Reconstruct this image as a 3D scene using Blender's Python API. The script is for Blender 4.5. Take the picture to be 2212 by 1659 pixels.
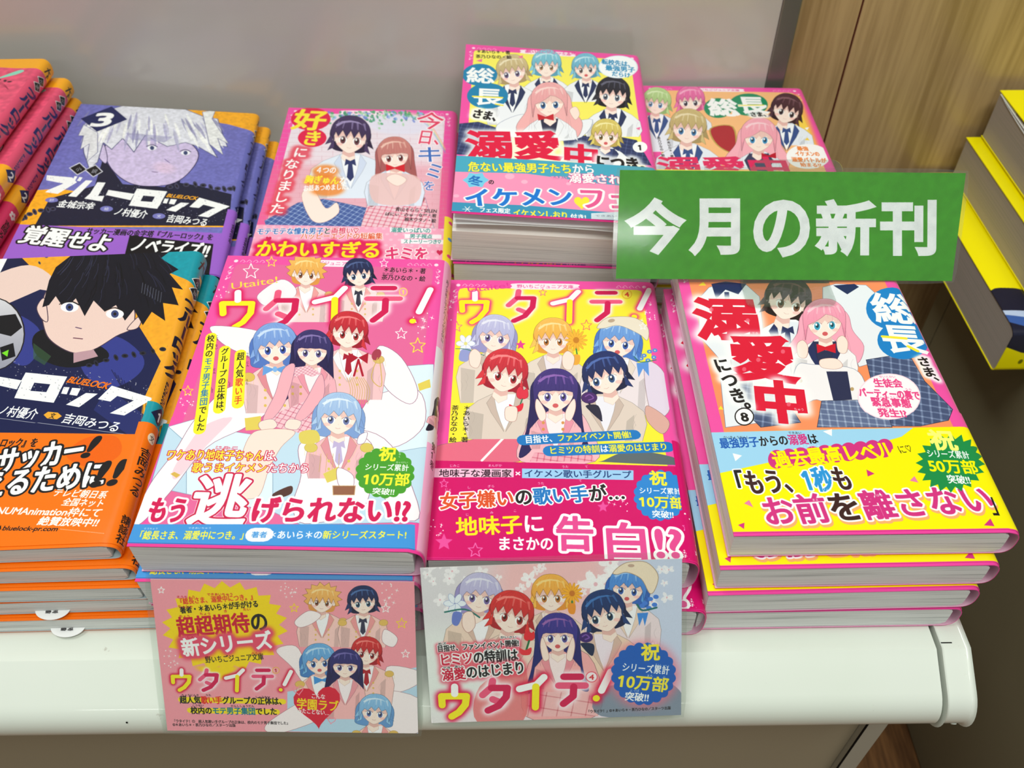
import bpy, math, random
import numpy as np
from mathutils import Matrix, Vector

for _o in list(bpy.data.objects):
    bpy.data.objects.remove(_o, do_unlink=True)
SC = bpy.context.scene
COL = SC.collection
MM = 0.001
SHELF_Z = 0.42            # height of the display shelf above the floor (m)

# ------------------------------------------------------------------ camera
FPX, PITCH, ROLL, CAMH = 1900.0, math.radians(46.46), math.radians(-0.76), 356.0   # mm above the shelf
_F = Vector((0, math.cos(PITCH), -math.sin(PITCH)))
_R0, _U0 = Vector((1, 0, 0)), Vector((0, math.sin(PITCH), math.cos(PITCH)))
_c, _s = math.cos(ROLL), math.sin(ROLL)
_R, _U = _c * _R0 + _s * _U0, -_s * _R0 + _c * _U0
cd = bpy.data.cameras.new('camera')
cam = bpy.data.objects.new('camera', cd)
COL.objects.link(cam)
cam.matrix_world = Matrix(((_R.x, _U.x, -_F.x, 0), (_R.y, _U.y, -_F.y, 0),
                           (_R.z, _U.z, -_F.z, CAMH * MM + SHELF_Z), (0, 0, 0, 1)))
cd.sensor_fit = 'HORIZONTAL'
cd.sensor_width = 36.0
cd.lens = 36.0 * FPX / 2212.0
cd.clip_start = 0.01
cd.dof.use_dof = True
cd.dof.focus_distance = 0.40
cd.dof.aperture_fstop = 16.0
SC.camera = cam

# ------------------------------------------------------------------ world, lights, exposure
w = bpy.data.worlds.new('shop_interior')
SC.world = w
w.use_nodes = True
_bg = w.node_tree.nodes['Background']
_bg.inputs[0].default_value = (0.95, 1.0, 0.94, 1)
_bg.inputs[1].default_value = 0.24


def area_light(name, loc, size, size_y, energy, target, col=(1, 1, 1)):
    d = bpy.data.lights.new(name, 'AREA')
    d.shape = 'RECTANGLE'
    d.size, d.size_y, d.energy, d.color = size, size_y, energy, col
    o = bpy.data.objects.new(name, d)
    COL.objects.link(o)
    o.location = loc
    o.rotation_euler = (Vector(target) - Vector(loc)).to_track_quat('-Z', 'Y').to_euler()
    return o


# ceiling tubes of the shop: one row above the shelf, one above the aisle, one far behind the viewer
area_light('ceiling_lamp_shelf', (-0.55, 0.30, 2.45), 1.1, 0.35, 21, (0, .35, .42), (0.97, 1.0, 0.94))
area_light('ceiling_lamp_aisle', (0.45, -0.65, 2.55), 1.2, 0.3, 24, (0, .3, .42), (0.97, 1.0, 0.94))
area_light('ceiling_lamp_far', (-0.5, -2.9, 2.35), 2.6, 0.10, 9, (0, .2, .42), (0.97, 1.0, 0.96))

SC.view_settings.view_transform = 'Standard'
SC.view_settings.look = 'None'
SC.view_settings.gamma = 1.0
SC.view_settings.use_curve_mapping = False
SC.view_settings.exposure = 0.0
SC.render.film_transparent = False


# ------------------------------------------------------------------ helpers: geometry
def tag(o, label=None, cat=None, group=None, kind=None):
    if label: o['label'] = label
    if cat: o['category'] = cat
    if group: o['group'] = group
    if kind: o['kind'] = kind
    return o


def empty(name, loc=(0, 0, 0), rot=(0, 0, 0)):
    o = bpy.data.objects.new(name, None)
    o.empty_display_size = 0.02
    COL.objects.link(o)
    o.location = loc
    o.rotation_euler = rot
    return o


def mesh_obj(name, verts, faces, mat, parent=None, uvs=None, smooth=False, scale=MM, zoff=0.0, bevel=0, mats=None, midx=None):
    me = bpy.data.meshes.new(name)
    me.from_pydata([(v[0] * scale, v[1] * scale, v[2] * scale + zoff) for v in verts], [], faces)
    if uvs is not None:
        ul = me.uv_layers.new(name='UVMap')
        vi = np.zeros(len(me.loops), dtype=np.int64)
        me.loops.foreach_get('vertex_index', vi)
        ul.data.foreach_set('uv', np.asarray(uvs, dtype=np.float32)[vi].ravel())
    for m in (mats or [mat]):
        me.materials.append(m)
    if midx is not None:
        me.polygons.foreach_set('material_index', midx)
    if smooth:
        me.polygons.foreach_set('use_smooth', [True] * len(me.polygons))
    me.update()
    o = bpy.data.objects.new(name, me)
    COL.objects.link(o)
    if parent: o.parent = parent
    if bevel:
        b = o.modifiers.new('bevel', 'BEVEL')
        b.width = bevel * MM
        b.segments = 3
        b.limit_method = 'ANGLE'
    return o


def box(name, a, b, mat, parent=None, zoff=0.0, bevel=0, kind=None):
    x0, y0, z0 = a
    x1, y1, z1 = b
    v = [(x0, y0, z0), (x1, y0, z0), (x1, y1, z0), (x0, y1, z0), (x0, y0, z1), (x1, y0, z1), (x1, y1, z1), (x0, y1, z1)]
    f = [(0, 3, 2, 1), (4, 5, 6, 7), (0, 1, 5, 4), (1, 2, 6, 5), (2, 3, 7, 6), (3, 0, 4, 7)]
    o = mesh_obj(name, v, f, mat, parent, zoff=zoff, bevel=bevel)
    if kind: o['kind'] = kind
    return o


def extrude_x(name, prof, x0, x1, mat, parent=None, zoff=0.0, smooth=True, rings=1):
    """closed profile of (y,z) points swept along x"""
    n = len(prof)
    v, f = [], []
    for k in range(rings + 1):
        x = x0 + (x1 - x0) * k / rings
        v += [(x, p[0], p[1]) for p in prof]
    for k in range(rings):
        for i in range(n):
            j = (i + 1) % n
            f.append((k * n + i, k * n + j, (k + 1) * n + j, (k + 1) * n + i))
    f.append(tuple(range(n)))
    f.append(tuple(rings * n + i for i in reversed(range(n))))
    o = mesh_obj(name, v, f, mat, parent, zoff=zoff, smooth=smooth)
    if smooth:
        try:
            o.data.set_sharp_from_angle(angle=math.radians(24))
        except Exception:
            pass
    return o


# ------------------------------------------------------------------ helpers: materials
def nodes_of(name):
    m = bpy.data.materials.new(name)
    m.use_nodes = True
    nt = m.node_tree
    return m, nt, nt.nodes['Principled BSDF']


def srgb(c):
    c = [v / 255.0 for v in c]
    return tuple((v / 12.92 if v <= .04045 else ((v + .055) / 1.055) ** 2.4) for v in c) + (1,)


def mat_plain(name, c, rough=.5, spec=.5, metal=0, bump=0, bscale=400, speck=None, coat=0.0, dirt=None):
    m, nt, p = nodes_of(name)
    p.inputs['Base Color'].default_value = srgb(c)
    p.inputs['Roughness'].default_value = rough
    p.inputs['Specular IOR Level'].default_value = spec
    p.inputs['Metallic'].default_value = metal
    tc = nt.nodes.new('ShaderNodeTexCoord')
    if speck:
        nz = nt.nodes.new('ShaderNodeTexNoise')
        nz.inputs['Scale'].default_value = speck[1]
        nz.inputs['Detail'].default_value = 4
        nt.links.new(tc.outputs['Object'], nz.inputs['Vector'])
        cr = nt.nodes.new('ShaderNodeValToRGB')
        cr.color_ramp.elements[0].position = .3
        cr.color_ramp.elements[1].position = .7
        cr.color_ramp.elements[0].color = srgb(speck[0])
        cr.color_ramp.elements[1].color = srgb(c)
        nt.links.new(nz.outputs['Fac'], cr.inputs[0])
        src = cr.outputs[0]
        if dirt:      # sparse scuffs
            nd = nt.nodes.new('ShaderNodeTexNoise')
            nd.inputs['Scale'].default_value = dirt[1]
            nd.inputs['Detail'].default_value = 6
            nd.inputs['Roughness'].default_value = .75
            nt.links.new(tc.outputs['Object'], nd.inputs['Vector'])
            rd = nt.nodes.new('ShaderNodeValToRGB')
            rd.color_ramp.elements[0].position = .66
            rd.color_ramp.elements[1].position = .74
            nt.links.new(nd.outputs['Fac'], rd.inputs[0])
            mx = nt.nodes.new('ShaderNodeMix')
            mx.data_type = 'RGBA'
            nt.links.new(rd.outputs[0], mx.inputs['Factor'])
            nt.links.new(src, mx.inputs['A'])
            mx.inputs['B'].default_value = srgb(dirt[0])
            src = mx.outputs['Result']
        nt.links.new(src, p.inputs['Base Color'])
    p.inputs['Coat Weight'].default_value = coat
    p.inputs['Coat Roughness'].default_value = .06
    if bump:
        nz = nt.nodes.new('ShaderNodeTexNoise')
        nz.inputs['Scale'].default_value = bscale
        nt.links.new(tc.outputs['Object'], nz.inputs['Vector'])
        b = nt.nodes.new('ShaderNodeBump')
        b.inputs['Strength'].default_value = bump
        b.inputs['Distance'].default_value = .0005
        nt.links.new(nz.outputs['Fac'], b.inputs['Height'])
        nt.links.new(b.outputs[0], p.inputs['Normal'])
    return m


def mat_wood(name, c1, c2, axis_scale=(60, 60, 3), rough=.45):
    m, nt, p = nodes_of(name)
    tc = nt.nodes.new('ShaderNodeTexCoord')
    mp = nt.nodes.new('ShaderNodeMapping')
    mp.inputs['Scale'].default_value = axis_scale
    nt.links.new(tc.outputs['Object'], mp.inputs['Vector'])
    n1 = nt.nodes.new('ShaderNodeTexNoise')
    n1.inputs['Scale'].default_value = .55
    n1.inputs['Detail'].default_value = 3
    n1.inputs['Distortion'].default_value = 1.2
    nt.links.new(mp.outputs[0], n1.inputs['Vector'])
    n2 = nt.nodes.new('ShaderNodeTexNoise')
    n2.inputs['Scale'].default_value = 6.0
    n2.inputs['Detail'].default_value = 5
    nt.links.new(mp.outputs[0], n2.inputs['Vector'])
    mx = nt.nodes.new('ShaderNodeMath')
    mx.operation = 'MULTIPLY_ADD'
    mx.inputs[1].default_value = .45
    nt.links.new(n2.outputs['Fac'], mx.inputs[0])
    ml = nt.nodes.new('ShaderNodeMath')
    ml.operation = 'MULTIPLY'
    ml.inputs[1].default_value = .55
    nt.links.new(n1.outputs['Fac'], ml.inputs[0])
    nt.links.new(ml.outputs[0], mx.inputs[2])
    cr = nt.nodes.new('ShaderNodeValToRGB')
    cr.color_ramp.elements[0].position = .38
    cr.color_ramp.elements[1].position = .6
    cr.color_ramp.elements[0].color = srgb(c2)
    cr.color_ramp.elements[1].color = srgb(c1)
    nt.links.new(mx.outputs[0], cr.inputs[0])
    nt.links.new(cr.outputs[0], p.inputs['Base Color'])
    p.inputs['Roughness'].default_value = rough
    return m


def mat_pages(name, c=(232, 234, 232), dark=(170, 172, 172), scale=1.0):
    """edges of a paper block: thin lines running along the sheets"""
    m, nt, p = nodes_of(name)
    tc = nt.nodes.new('ShaderNodeTexCoord')
    mp = nt.nodes.new('ShaderNodeMapping')
    mp.inputs['Scale'].default_value = (14 * scale, 14 * scale, 1700)
    nt.links.new(tc.outputs['Object'], mp.inputs['Vector'])
    n1 = nt.nodes.new('ShaderNodeTexNoise')
    n1.inputs['Scale'].default_value = 1.0
    n1.inputs['Detail'].default_value = 2
    nt.links.new(mp.outputs[0], n1.inputs['Vector'])
    cr = nt.nodes.new('ShaderNodeValToRGB')
    cr.color_ramp.elements[0].position = .27
    cr.color_ramp.elements[1].position = .50
    cr.color_ramp.elements[0].color = srgb(dark)
    cr.color_ramp.elements[1].color = srgb(c)
    nt.links.new(n1.outputs['Fac'], cr.inputs[0])
    nt.links.new(cr.outputs[0], p.inputs['Base Color'])
    p.inputs['Roughness'].default_value = .8
    b = nt.nodes.new('ShaderNodeBump')
    b.inputs['Strength'].default_value = .25
    b.inputs['Distance'].default_value = .0003
    nt.links.new(n1.outputs['Fac'], b.inputs['Height'])
    nt.links.new(b.outputs[0], p.inputs['Normal'])
    return m


def mat_film(name, gloss=.12, rough=.06, tint=(252, 253, 252), haze=.03):
    """thin clear plastic: see-through with a little shine"""
    m = bpy.data.materials.new(name)
    m.use_nodes = True
    nt = m.node_tree
    for n in list(nt.nodes): nt.nodes.remove(n)
    out = nt.nodes.new('ShaderNodeOutputMaterial')
    tr = nt.nodes.new('ShaderNodeBsdfTransparent')
    tr.inputs[0].default_value = srgb(tint)
    gl = nt.nodes.new('ShaderNodeBsdfGlossy')
    gl.inputs['Roughness'].default_value = rough
    df = nt.nodes.new('ShaderNodeBsdfDiffuse')
    df.inputs[0].default_value = (.8, .8, .78, 1)
    lw = nt.nodes.new('ShaderNodeLayerWeight')
    lw.inputs[0].default_value = .5
    mu = nt.nodes.new('ShaderNodeMath')
    mu.operation = 'MULTIPLY_ADD'
    mu.inputs[1].default_value = .45
    mu.inputs[2].default_value = gloss * .3
    pw = nt.nodes.new('ShaderNodeMath')
    pw.operation = 'POWER'
    pw.inputs[1].default_value = 3.0
    nt.links.new(lw.outputs['Facing'], pw.inputs[0])
    nt.links.new(pw.outputs[0], mu.inputs[0])
    m1 = nt.nodes.new('ShaderNodeMixShader')
    nt.links.new(mu.outputs[0], m1.inputs[0])
    nt.links.new(tr.outputs[0], m1.inputs[1])
    nt.links.new(gl.outputs[0], m1.inputs[2])
    m2 = nt.nodes.new('ShaderNodeMixShader')
    m2.inputs[0].default_value = haze
    nt.links.new(m1.outputs[0], m2.inputs[1])
    nt.links.new(df.outputs[0], m2.inputs[2])
    nt.links.new(m2.outputs[0], out.inputs[0])
    return m


def mat_print(name, img, rough=.32, spec=.45, coat=0.0, back=None):
    """printed paper: the drawing on the surface, plus very fine paper grain"""
    m, nt, p = nodes_of(name)
    t = nt.nodes.new('ShaderNodeTexImage')
    t.image = img
    t.extension = 'EXTEND'
    t.interpolation = 'Linear'
    uv = nt.nodes.new('ShaderNodeUVMap')
    uv.uv_map = 'UVMap'
    nt.links.new(uv.outputs[0], t.inputs[0])
    nt.links.new(t.outputs[0], p.inputs['Base Color'])
    p.inputs['Roughness'].default_value = rough
    p.inputs['Specular IOR Level'].default_value = spec
    p.inputs['Coat Weight'].default_value = coat
    p.inputs['Coat Roughness'].default_value = .12
    tc = nt.nodes.new('ShaderNodeTexCoord')
    nz = nt.nodes.new('ShaderNodeTexNoise')
    nz.inputs['Scale'].default_value = 60
    nz.inputs['Detail'].default_value = 3
    nt.links.new(tc.outputs['Object'], nz.inputs['Vector'])
    b = nt.nodes.new('ShaderNodeBump')
    b.inputs['Strength'].default_value = .12
    b.inputs['Distance'].default_value = .001
    nt.links.new(nz.outputs['Fac'], b.inputs['Height'])
    nt.links.new(b.outputs[0], p.inputs['Normal'])
    return m


M_SHELF = mat_plain('white_enamel', (228, 233, 224), .35, .4, bump=.03, bscale=90, speck=((221, 228, 216), 9), coat=.6, dirt=((186, 184, 172), 75))
M_WALL = mat_plain('glossy_white_panel', (196, 190, 184), .16, .6, speck=((190, 184, 178), 4))
M_STEEL = mat_plain('brushed_grey_trim', (120, 121, 116), .35, .5, .6)
M_WOOD = mat_wood('pale_wood_laminate', (190, 161, 115), (156, 128, 86), (52, 52, 2.6), .28)
M_FLOORW = mat_wood('brown_wood_floor', (150, 104, 62), (96, 62, 34), (60, 5, 60), .4)
M_OLIVE = mat_plain('olive_grey_metal', (128, 120, 96), .5, .4, bump=.03)
M_BASE = mat_plain('beige_base_panel', (158, 149, 126), .5, .4, bump=.02)
M_POST = mat_plain('grey_painted_steel', (168, 166, 152), .4, .5)
M_DARK = mat_plain('black_gap', (14, 14, 13), .8, .1)
M_RED = mat_plain('dark_red_joint', (92, 30, 26), .6, .3)
M_PAGES = mat_pages('paper_edges')
M_PAGES_W = mat_pages('warm_paper_edges', (236, 228, 222), (198, 190, 184))
M_MAG = mat_pages('magazine_edges', (178, 168, 162), (160, 154, 147), .35)
M_LIN_PINK = mat_plain('pink_cover_lining', (226, 176, 200), .6, .3)
M_LIN_GREY = mat_plain('grey_cover_lining', (176, 190, 194), .6, .3)
M_PAPER = mat_plain('white_paper', (240, 240, 240), .6, .3)
M_FILM = mat_film('clear_laminate', .10, .08, (253, 254, 253), .008)
M_ACRYL = mat_film('clear_acrylic', .2, .03, (244, 247, 245), .02)

# ------------------------------------------------------------------ the setting
SET_Z = SHELF_Z
# shelf: flat top, sloping lip with a rounded nose (profile in y,z)
def nose(inset=0.0):
    p = [(580, -22 + inset), (580, 0 - inset), (300, 0 - inset), (177, 0 - inset)]
    for k in range(17):
        a = math.radians(60 - 10 * k)
        p.append((168.4 - (14 - inset) * math.cos(a), -21.1 + (14 - inset) * math.sin(a)))
    p += [(184, -34), (184, -22 + inset)]
    return p


shelf = empty('display_shelf', (0, 0, SET_Z))
tag(shelf, 'white enamelled display shelf with a rounded front lip under all the paperbacks', 'shelf')
s_top = extrude_x('shelf_board', nose(), -620, 181.9, M_SHELF, shelf)
s_cap = extrude_x('end_cap', nose(), 183.5, 196, M_SHELF, shelf)
b = s_cap.modifiers.new('bevel', 'BEVEL'); b.width = .0016; b.segments = 3; b.limit_method = 'ANGLE'
b.angle_limit = math.radians(60)
s_seam = extrude_x('gap_filler', nose(4.0), 181.8, 183.6, M_DARK, shelf)
box('seam_line', (183.6, 179.6, -.2), (189.5, 180.1, .12), M_DARK, shelf)
# a screw on the end cap and a chip in the paint
def disc(name, c, n, r, t, mat, parent, seg=20):
    n = Vector(n).normalized()
    q = n.to_track_quat('Z', 'Y')
    v, f = [], []
    for k in range(seg):
        a = 2 * math.pi * k / seg
        v.append(Vector(c) + q @ Vector((r * math.cos(a), r * math.sin(a), 0)))
    for k in range(seg):
        a = 2 * math.pi * k / seg
        v.append(Vector(c) + q @ Vector((r * .85 * math.cos(a), r * .85 * math.sin(a), t)))
    f = [(i, (i + 1) % seg, seg + (i + 1) % seg, seg + i) for i in range(seg)] + [tuple(seg + i for i in range(seg))]
    return mesh_obj(name, v, f, mat, parent)
disc('screw_head', (191.5, 155.9, -27.6), (0, -1, -.5), 1.3, .4, M_SHELF, shelf)
disc('paint_chip', (-166.5, 155.6, -14.6), (0, -1, .5), .5, .05, M_DARK, shelf, 8)
disc('paint_chip', (193.3, 167.0, -7.1), (0, -.5, .87), .35, .05, M_DARK, shelf, 8)

# base under the shelf
base = empty('shelf_base', (0, 0, SET_Z))
tag(base, 'beige base cabinet with a grey corner post below the white shelf', 'cabinet')
box('front_panel', (-620, 190, -418), (183, 196, -26), M_BASE, base)
box('side_panel', (183, 196.2, -418), (194.5, 575, -26), M_BASE, base)
box('corner_post', (183.2, 186, -419), (194.8, 196, -37), M_POST, base, bevel=.8)
box('post_groove', (183.0, 185.7, -419), (184.0, 186.2, -37), M_DARK, base)

# room
box('floor', (-2500, -3500, -20), (3000, 1200, 0), M_FLOORW, kind='structure')
wb = box('wall_back', (-620, 580, -24), (181.5, 596, 700), M_WALL, zoff=SET_Z, kind='structure')
box('trim_1', (181.6, 579, -24), (194.5, 600, 700), M_STEEL, zoff=SET_Z, kind='structure', bevel=1)
wp = empty('wall_wood', (0, 0, SET_Z)); wp['kind'] = 'structure'
box('panel', (194.6, 584, -419), (236.0, 604, 700), M_WOOD, wp, bevel=.6)
box('joint', (236.0, 585.5, -419), (237.4, 600, 700), M_RED, wp)
box('panel', (237.4, 584, -419), (1100, 604, 700), M_WOOD, wp, bevel=.6)

# neighbouring unit on the right
nb = empty('neighbour_unit', (0, 0, SET_Z))
tag(nb, 'olive grey low cabinet right of the white shelf, carrying thick yellow magazines', 'cabinet')
box('side_panel', (345, 120, -418), (349, 520, -66), M_OLIVE, nb, bevel=.6)
box('back_post', (345.4, 521.5, -418), (352, 540, -66), M_OLIVE, nb, bevel=.6)
box('base_top', (343, 150, -66), (900, 583, -62.3), M_OLIVE, nb, bevel=.6)
box('plinth', (349, 130, -419), (900, 560, -380), M_DARK, nb)

# ------------------------------------------------------------------ drawing kit: the printed artwork is rasterised here from outlines
_GLY = {}


def glyph(ch):
    """outline of one character (em = 1) from Blender's own font, and its advance"""
    if ch in _GLY: return _GLY[ch]
    asc = ord(ch) < 0x2000 or ch in '•·©'
    cu = bpy.data.curves.new('g', 'FONT')
    cu.body = ch + ('|' if asc else '')
    ob = bpy.data.objects.new('g', cu)
    c2 = ob.to_curve(bpy.context.evaluated_depsgraph_get(), apply_modifiers=False)
    cs = []
    for sp in c2.splines:
        bp = sp.bezier_points
        n = len(bp)
        pts = []
        for i in range(n):
            a, b_ = bp[i], bp[(i + 1) % n]
            p0, p1, p2, p3 = a.co, a.handle_right, b_.handle_left, b_.co
            d = (p3 - p0)
            dev = abs((p1 - p0).cross(d).z) + abs((p2 - p0).cross(d).z)
            k = 1 if dev < 1e-4 * max(d.length, 1e-6) else 5
            for j in range(k):
                t = j / k
                q = (1 - t) ** 3 * p0 + 3 * (1 - t) ** 2 * t * p1 + 3 * (1 - t) * t * t * p2 + t ** 3 * p3
                pts.append((q.x, q.y))
        if len(pts) > 2: cs.append(np.array(pts))
    ob.to_curve_clear()
    bpy.data.objects.remove(ob)
    bpy.data.curves.remove(cu)
    adv = 1.0
    if asc:
        if cs:
            bi = max(range(len(cs)), key=lambda i: cs[i][:, 0].min())
            adv = cs[bi][:, 0].min() - .10
            cs.pop(bi)
        if ch == ' ': adv = .3
    if ch == '1':      # with its flag and a wider set
        cs, adv = [np.array([(.24, 0), (.35, 0), (.35, .69), (.26, .69), (.07, .56), (.12, .48), (.24, .55)])], .56
    if cs:   # make the outer contour positive
        ar = sum(.5 * np.sum(c[:, 0] * np.roll(c[:, 1], -1) - np.roll(c[:, 0], -1) * c[:, 1]) for c in cs)
        if ar < 0: cs = [c[::-1] for c in cs]
    _GLY[ch] = (cs, adv)
    return _GLY[ch]


def edges_of(conts):
    e = [np.hstack([c, np.roll(c, -1, axis=0)]) for c in conts if len(c) > 2]
    return np.vstack(e) if e else np.zeros((0, 4))


def orient(conts):
    ar = sum(.5 * np.sum(c[:, 0] * np.roll(c[:, 1], -1) - np.roll(c[:, 0], -1) * c[:, 1]) for c in conts)
    return conts if ar >= 0 else [c[::-1] for c in conts]


_CA = np.array([math.radians(-90 + 30 * k) for k in range(7)])


def swell(conts, r):
    """outlines pushed outwards by r with pointed corners"""
    out = []
    for p in conts:
        keep = np.hypot(*(p - np.roll(p, 1, axis=0)).T) > 1e-3
        p = p[keep]
        if len(p) < 3: continue
        a, b_ = p - np.roll(p, 1, axis=0), np.roll(p, -1, axis=0) - p
        a /= np.hypot(a[:, 0], a[:, 1])[:, None]; b_ /= np.hypot(b_[:, 0], b_[:, 1])[:, None]
        na, nb = np.stack([a[:, 1], -a[:, 0]], 1), np.stack([b_[:, 1], -b_[:, 0]], 1)
        d = np.maximum(1 + (na * nb).sum(1), .35)[:, None]
        out.append(p + r * (na + nb) / d)
    return out


def capsules(seg, r):
    """every segment (x0,y0,x1,y1) as a round-ended bar of radius r, all wound the same way"""
    d = seg[:, 2:] - seg[:, :2]
    a = np.arctan2(d[:, 1], d[:, 0])[:, None]
    e1 = np.stack([seg[:, 2:3] + r * np.cos(a + _CA), seg[:, 3:4] + r * np.sin(a + _CA)], -1)
    e0 = np.stack([seg[:, 0:1] - r * np.cos(a + _CA), seg[:, 1:2] - r * np.sin(a + _CA)], -1)
    p = np.concatenate([e1, e0], 1)
    return np.concatenate([p, np.roll(p, -1, axis=1)], 2).reshape(-1, 4)


def coverage(E, x0, y0, w, h, ss=3):
    """anti-aliased winding coverage of edges E inside a window"""
    acc = np.zeros((h * ss) * (w + 2), dtype=np.float64)
    ya, yb = (E[:, 1] - y0) * ss - .5, (E[:, 3] - y0) * ss - .5
    sg = np.where(yb > ya, 1.0, -1.0)
    lo, hi = np.minimum(ya, yb), np.maximum(ya, yb)
    k0 = np.clip(np.ceil(lo), 0, h * ss).astype(np.int64)
    k1 = np.clip(np.ceil(hi), 0, h * ss).astype(np.int64)
    cnt = k1 - k0
    ok = cnt > 0
    if not ok.any(): return np.zeros((h, w), np.float32)
    E, ya, yb, sg, k0, cnt = E[ok], ya[ok], yb[ok], sg[ok], k0[ok], cnt[ok]
    idx = np.repeat(np.arange(len(cnt)), cnt)
    k = np.arange(cnt.sum()) - np.repeat(np.cumsum(cnt) - cnt, cnt) + k0[idx]
    t = (k - ya[idx]) / (yb[idx] - ya[idx])
    x = np.clip(E[idx, 0] + t * (E[idx, 2] - E[idx, 0]) - x0, 0, w)
    xi = x.astype(np.int64)
    fr = x - xi
    base = k * (w + 2) + xi
    acc += np.bincount(base, sg[idx] * (1 - fr), minlength=acc.size)
    acc += np.bincount(base + 1, sg[idx] * fr, minlength=acc.size)[:acc.size]
    m = np.cumsum(acc.reshape(h * ss, w + 2), axis=1)[:, :w]
    m = np.clip(np.abs(m), 0, 1)
    return m.reshape(h, ss, w).mean(1).astype(np.float32)


def smooth_pts(p, closed=True, k=5):
    p = np.asarray(p, float)
    n = len(p)
    out = []
    rng = n if closed else n - 1
    for i in range(rng):
        p0 = p[(i - 1) % n] if closed or i > 0 else p[0]
        p1, p2 = p[i], p[(i + 1) % n]
        p3 = p[(i + 2) % n] if closed or i + 2 < n else p[-1]
        for j in range(k):
            t = j / k
            out.append(.5 * ((2 * p1) + (-p0 + p2) * t + (2 * p0 - 5 * p1 + 4 * p2 - p3) * t * t + (-p0 + 3 * p1 - 3 * p2 + p3) * t ** 3))
    if not closed: out.append(p[-1])
    return np.array(out)


def boxblur(a, r):
    r = int(max(1, r))
    for _ in range(3):
        for ax in (0, 1):
            b_ = np.pad(a, [(r + 1, r) if i == ax else (0, 0) for i in (0, 1)], mode='edge')
            c = np.cumsum(b_, axis=ax, dtype=np.float64)
            n = a.shape[ax]
            hi_, lo_ = np.take(c, np.arange(2 * r + 1, 2 * r + 1 + n), ax), np.take(c, np.arange(0, n), ax)
            a = ((hi_ - lo_) / (2 * r + 1)).astype(np.float32)
    return a


def col(c): return np.array(c[:3], np.float32) / 255.0


K = (28, 24, 26)
WH = (250, 250, 250)


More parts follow.
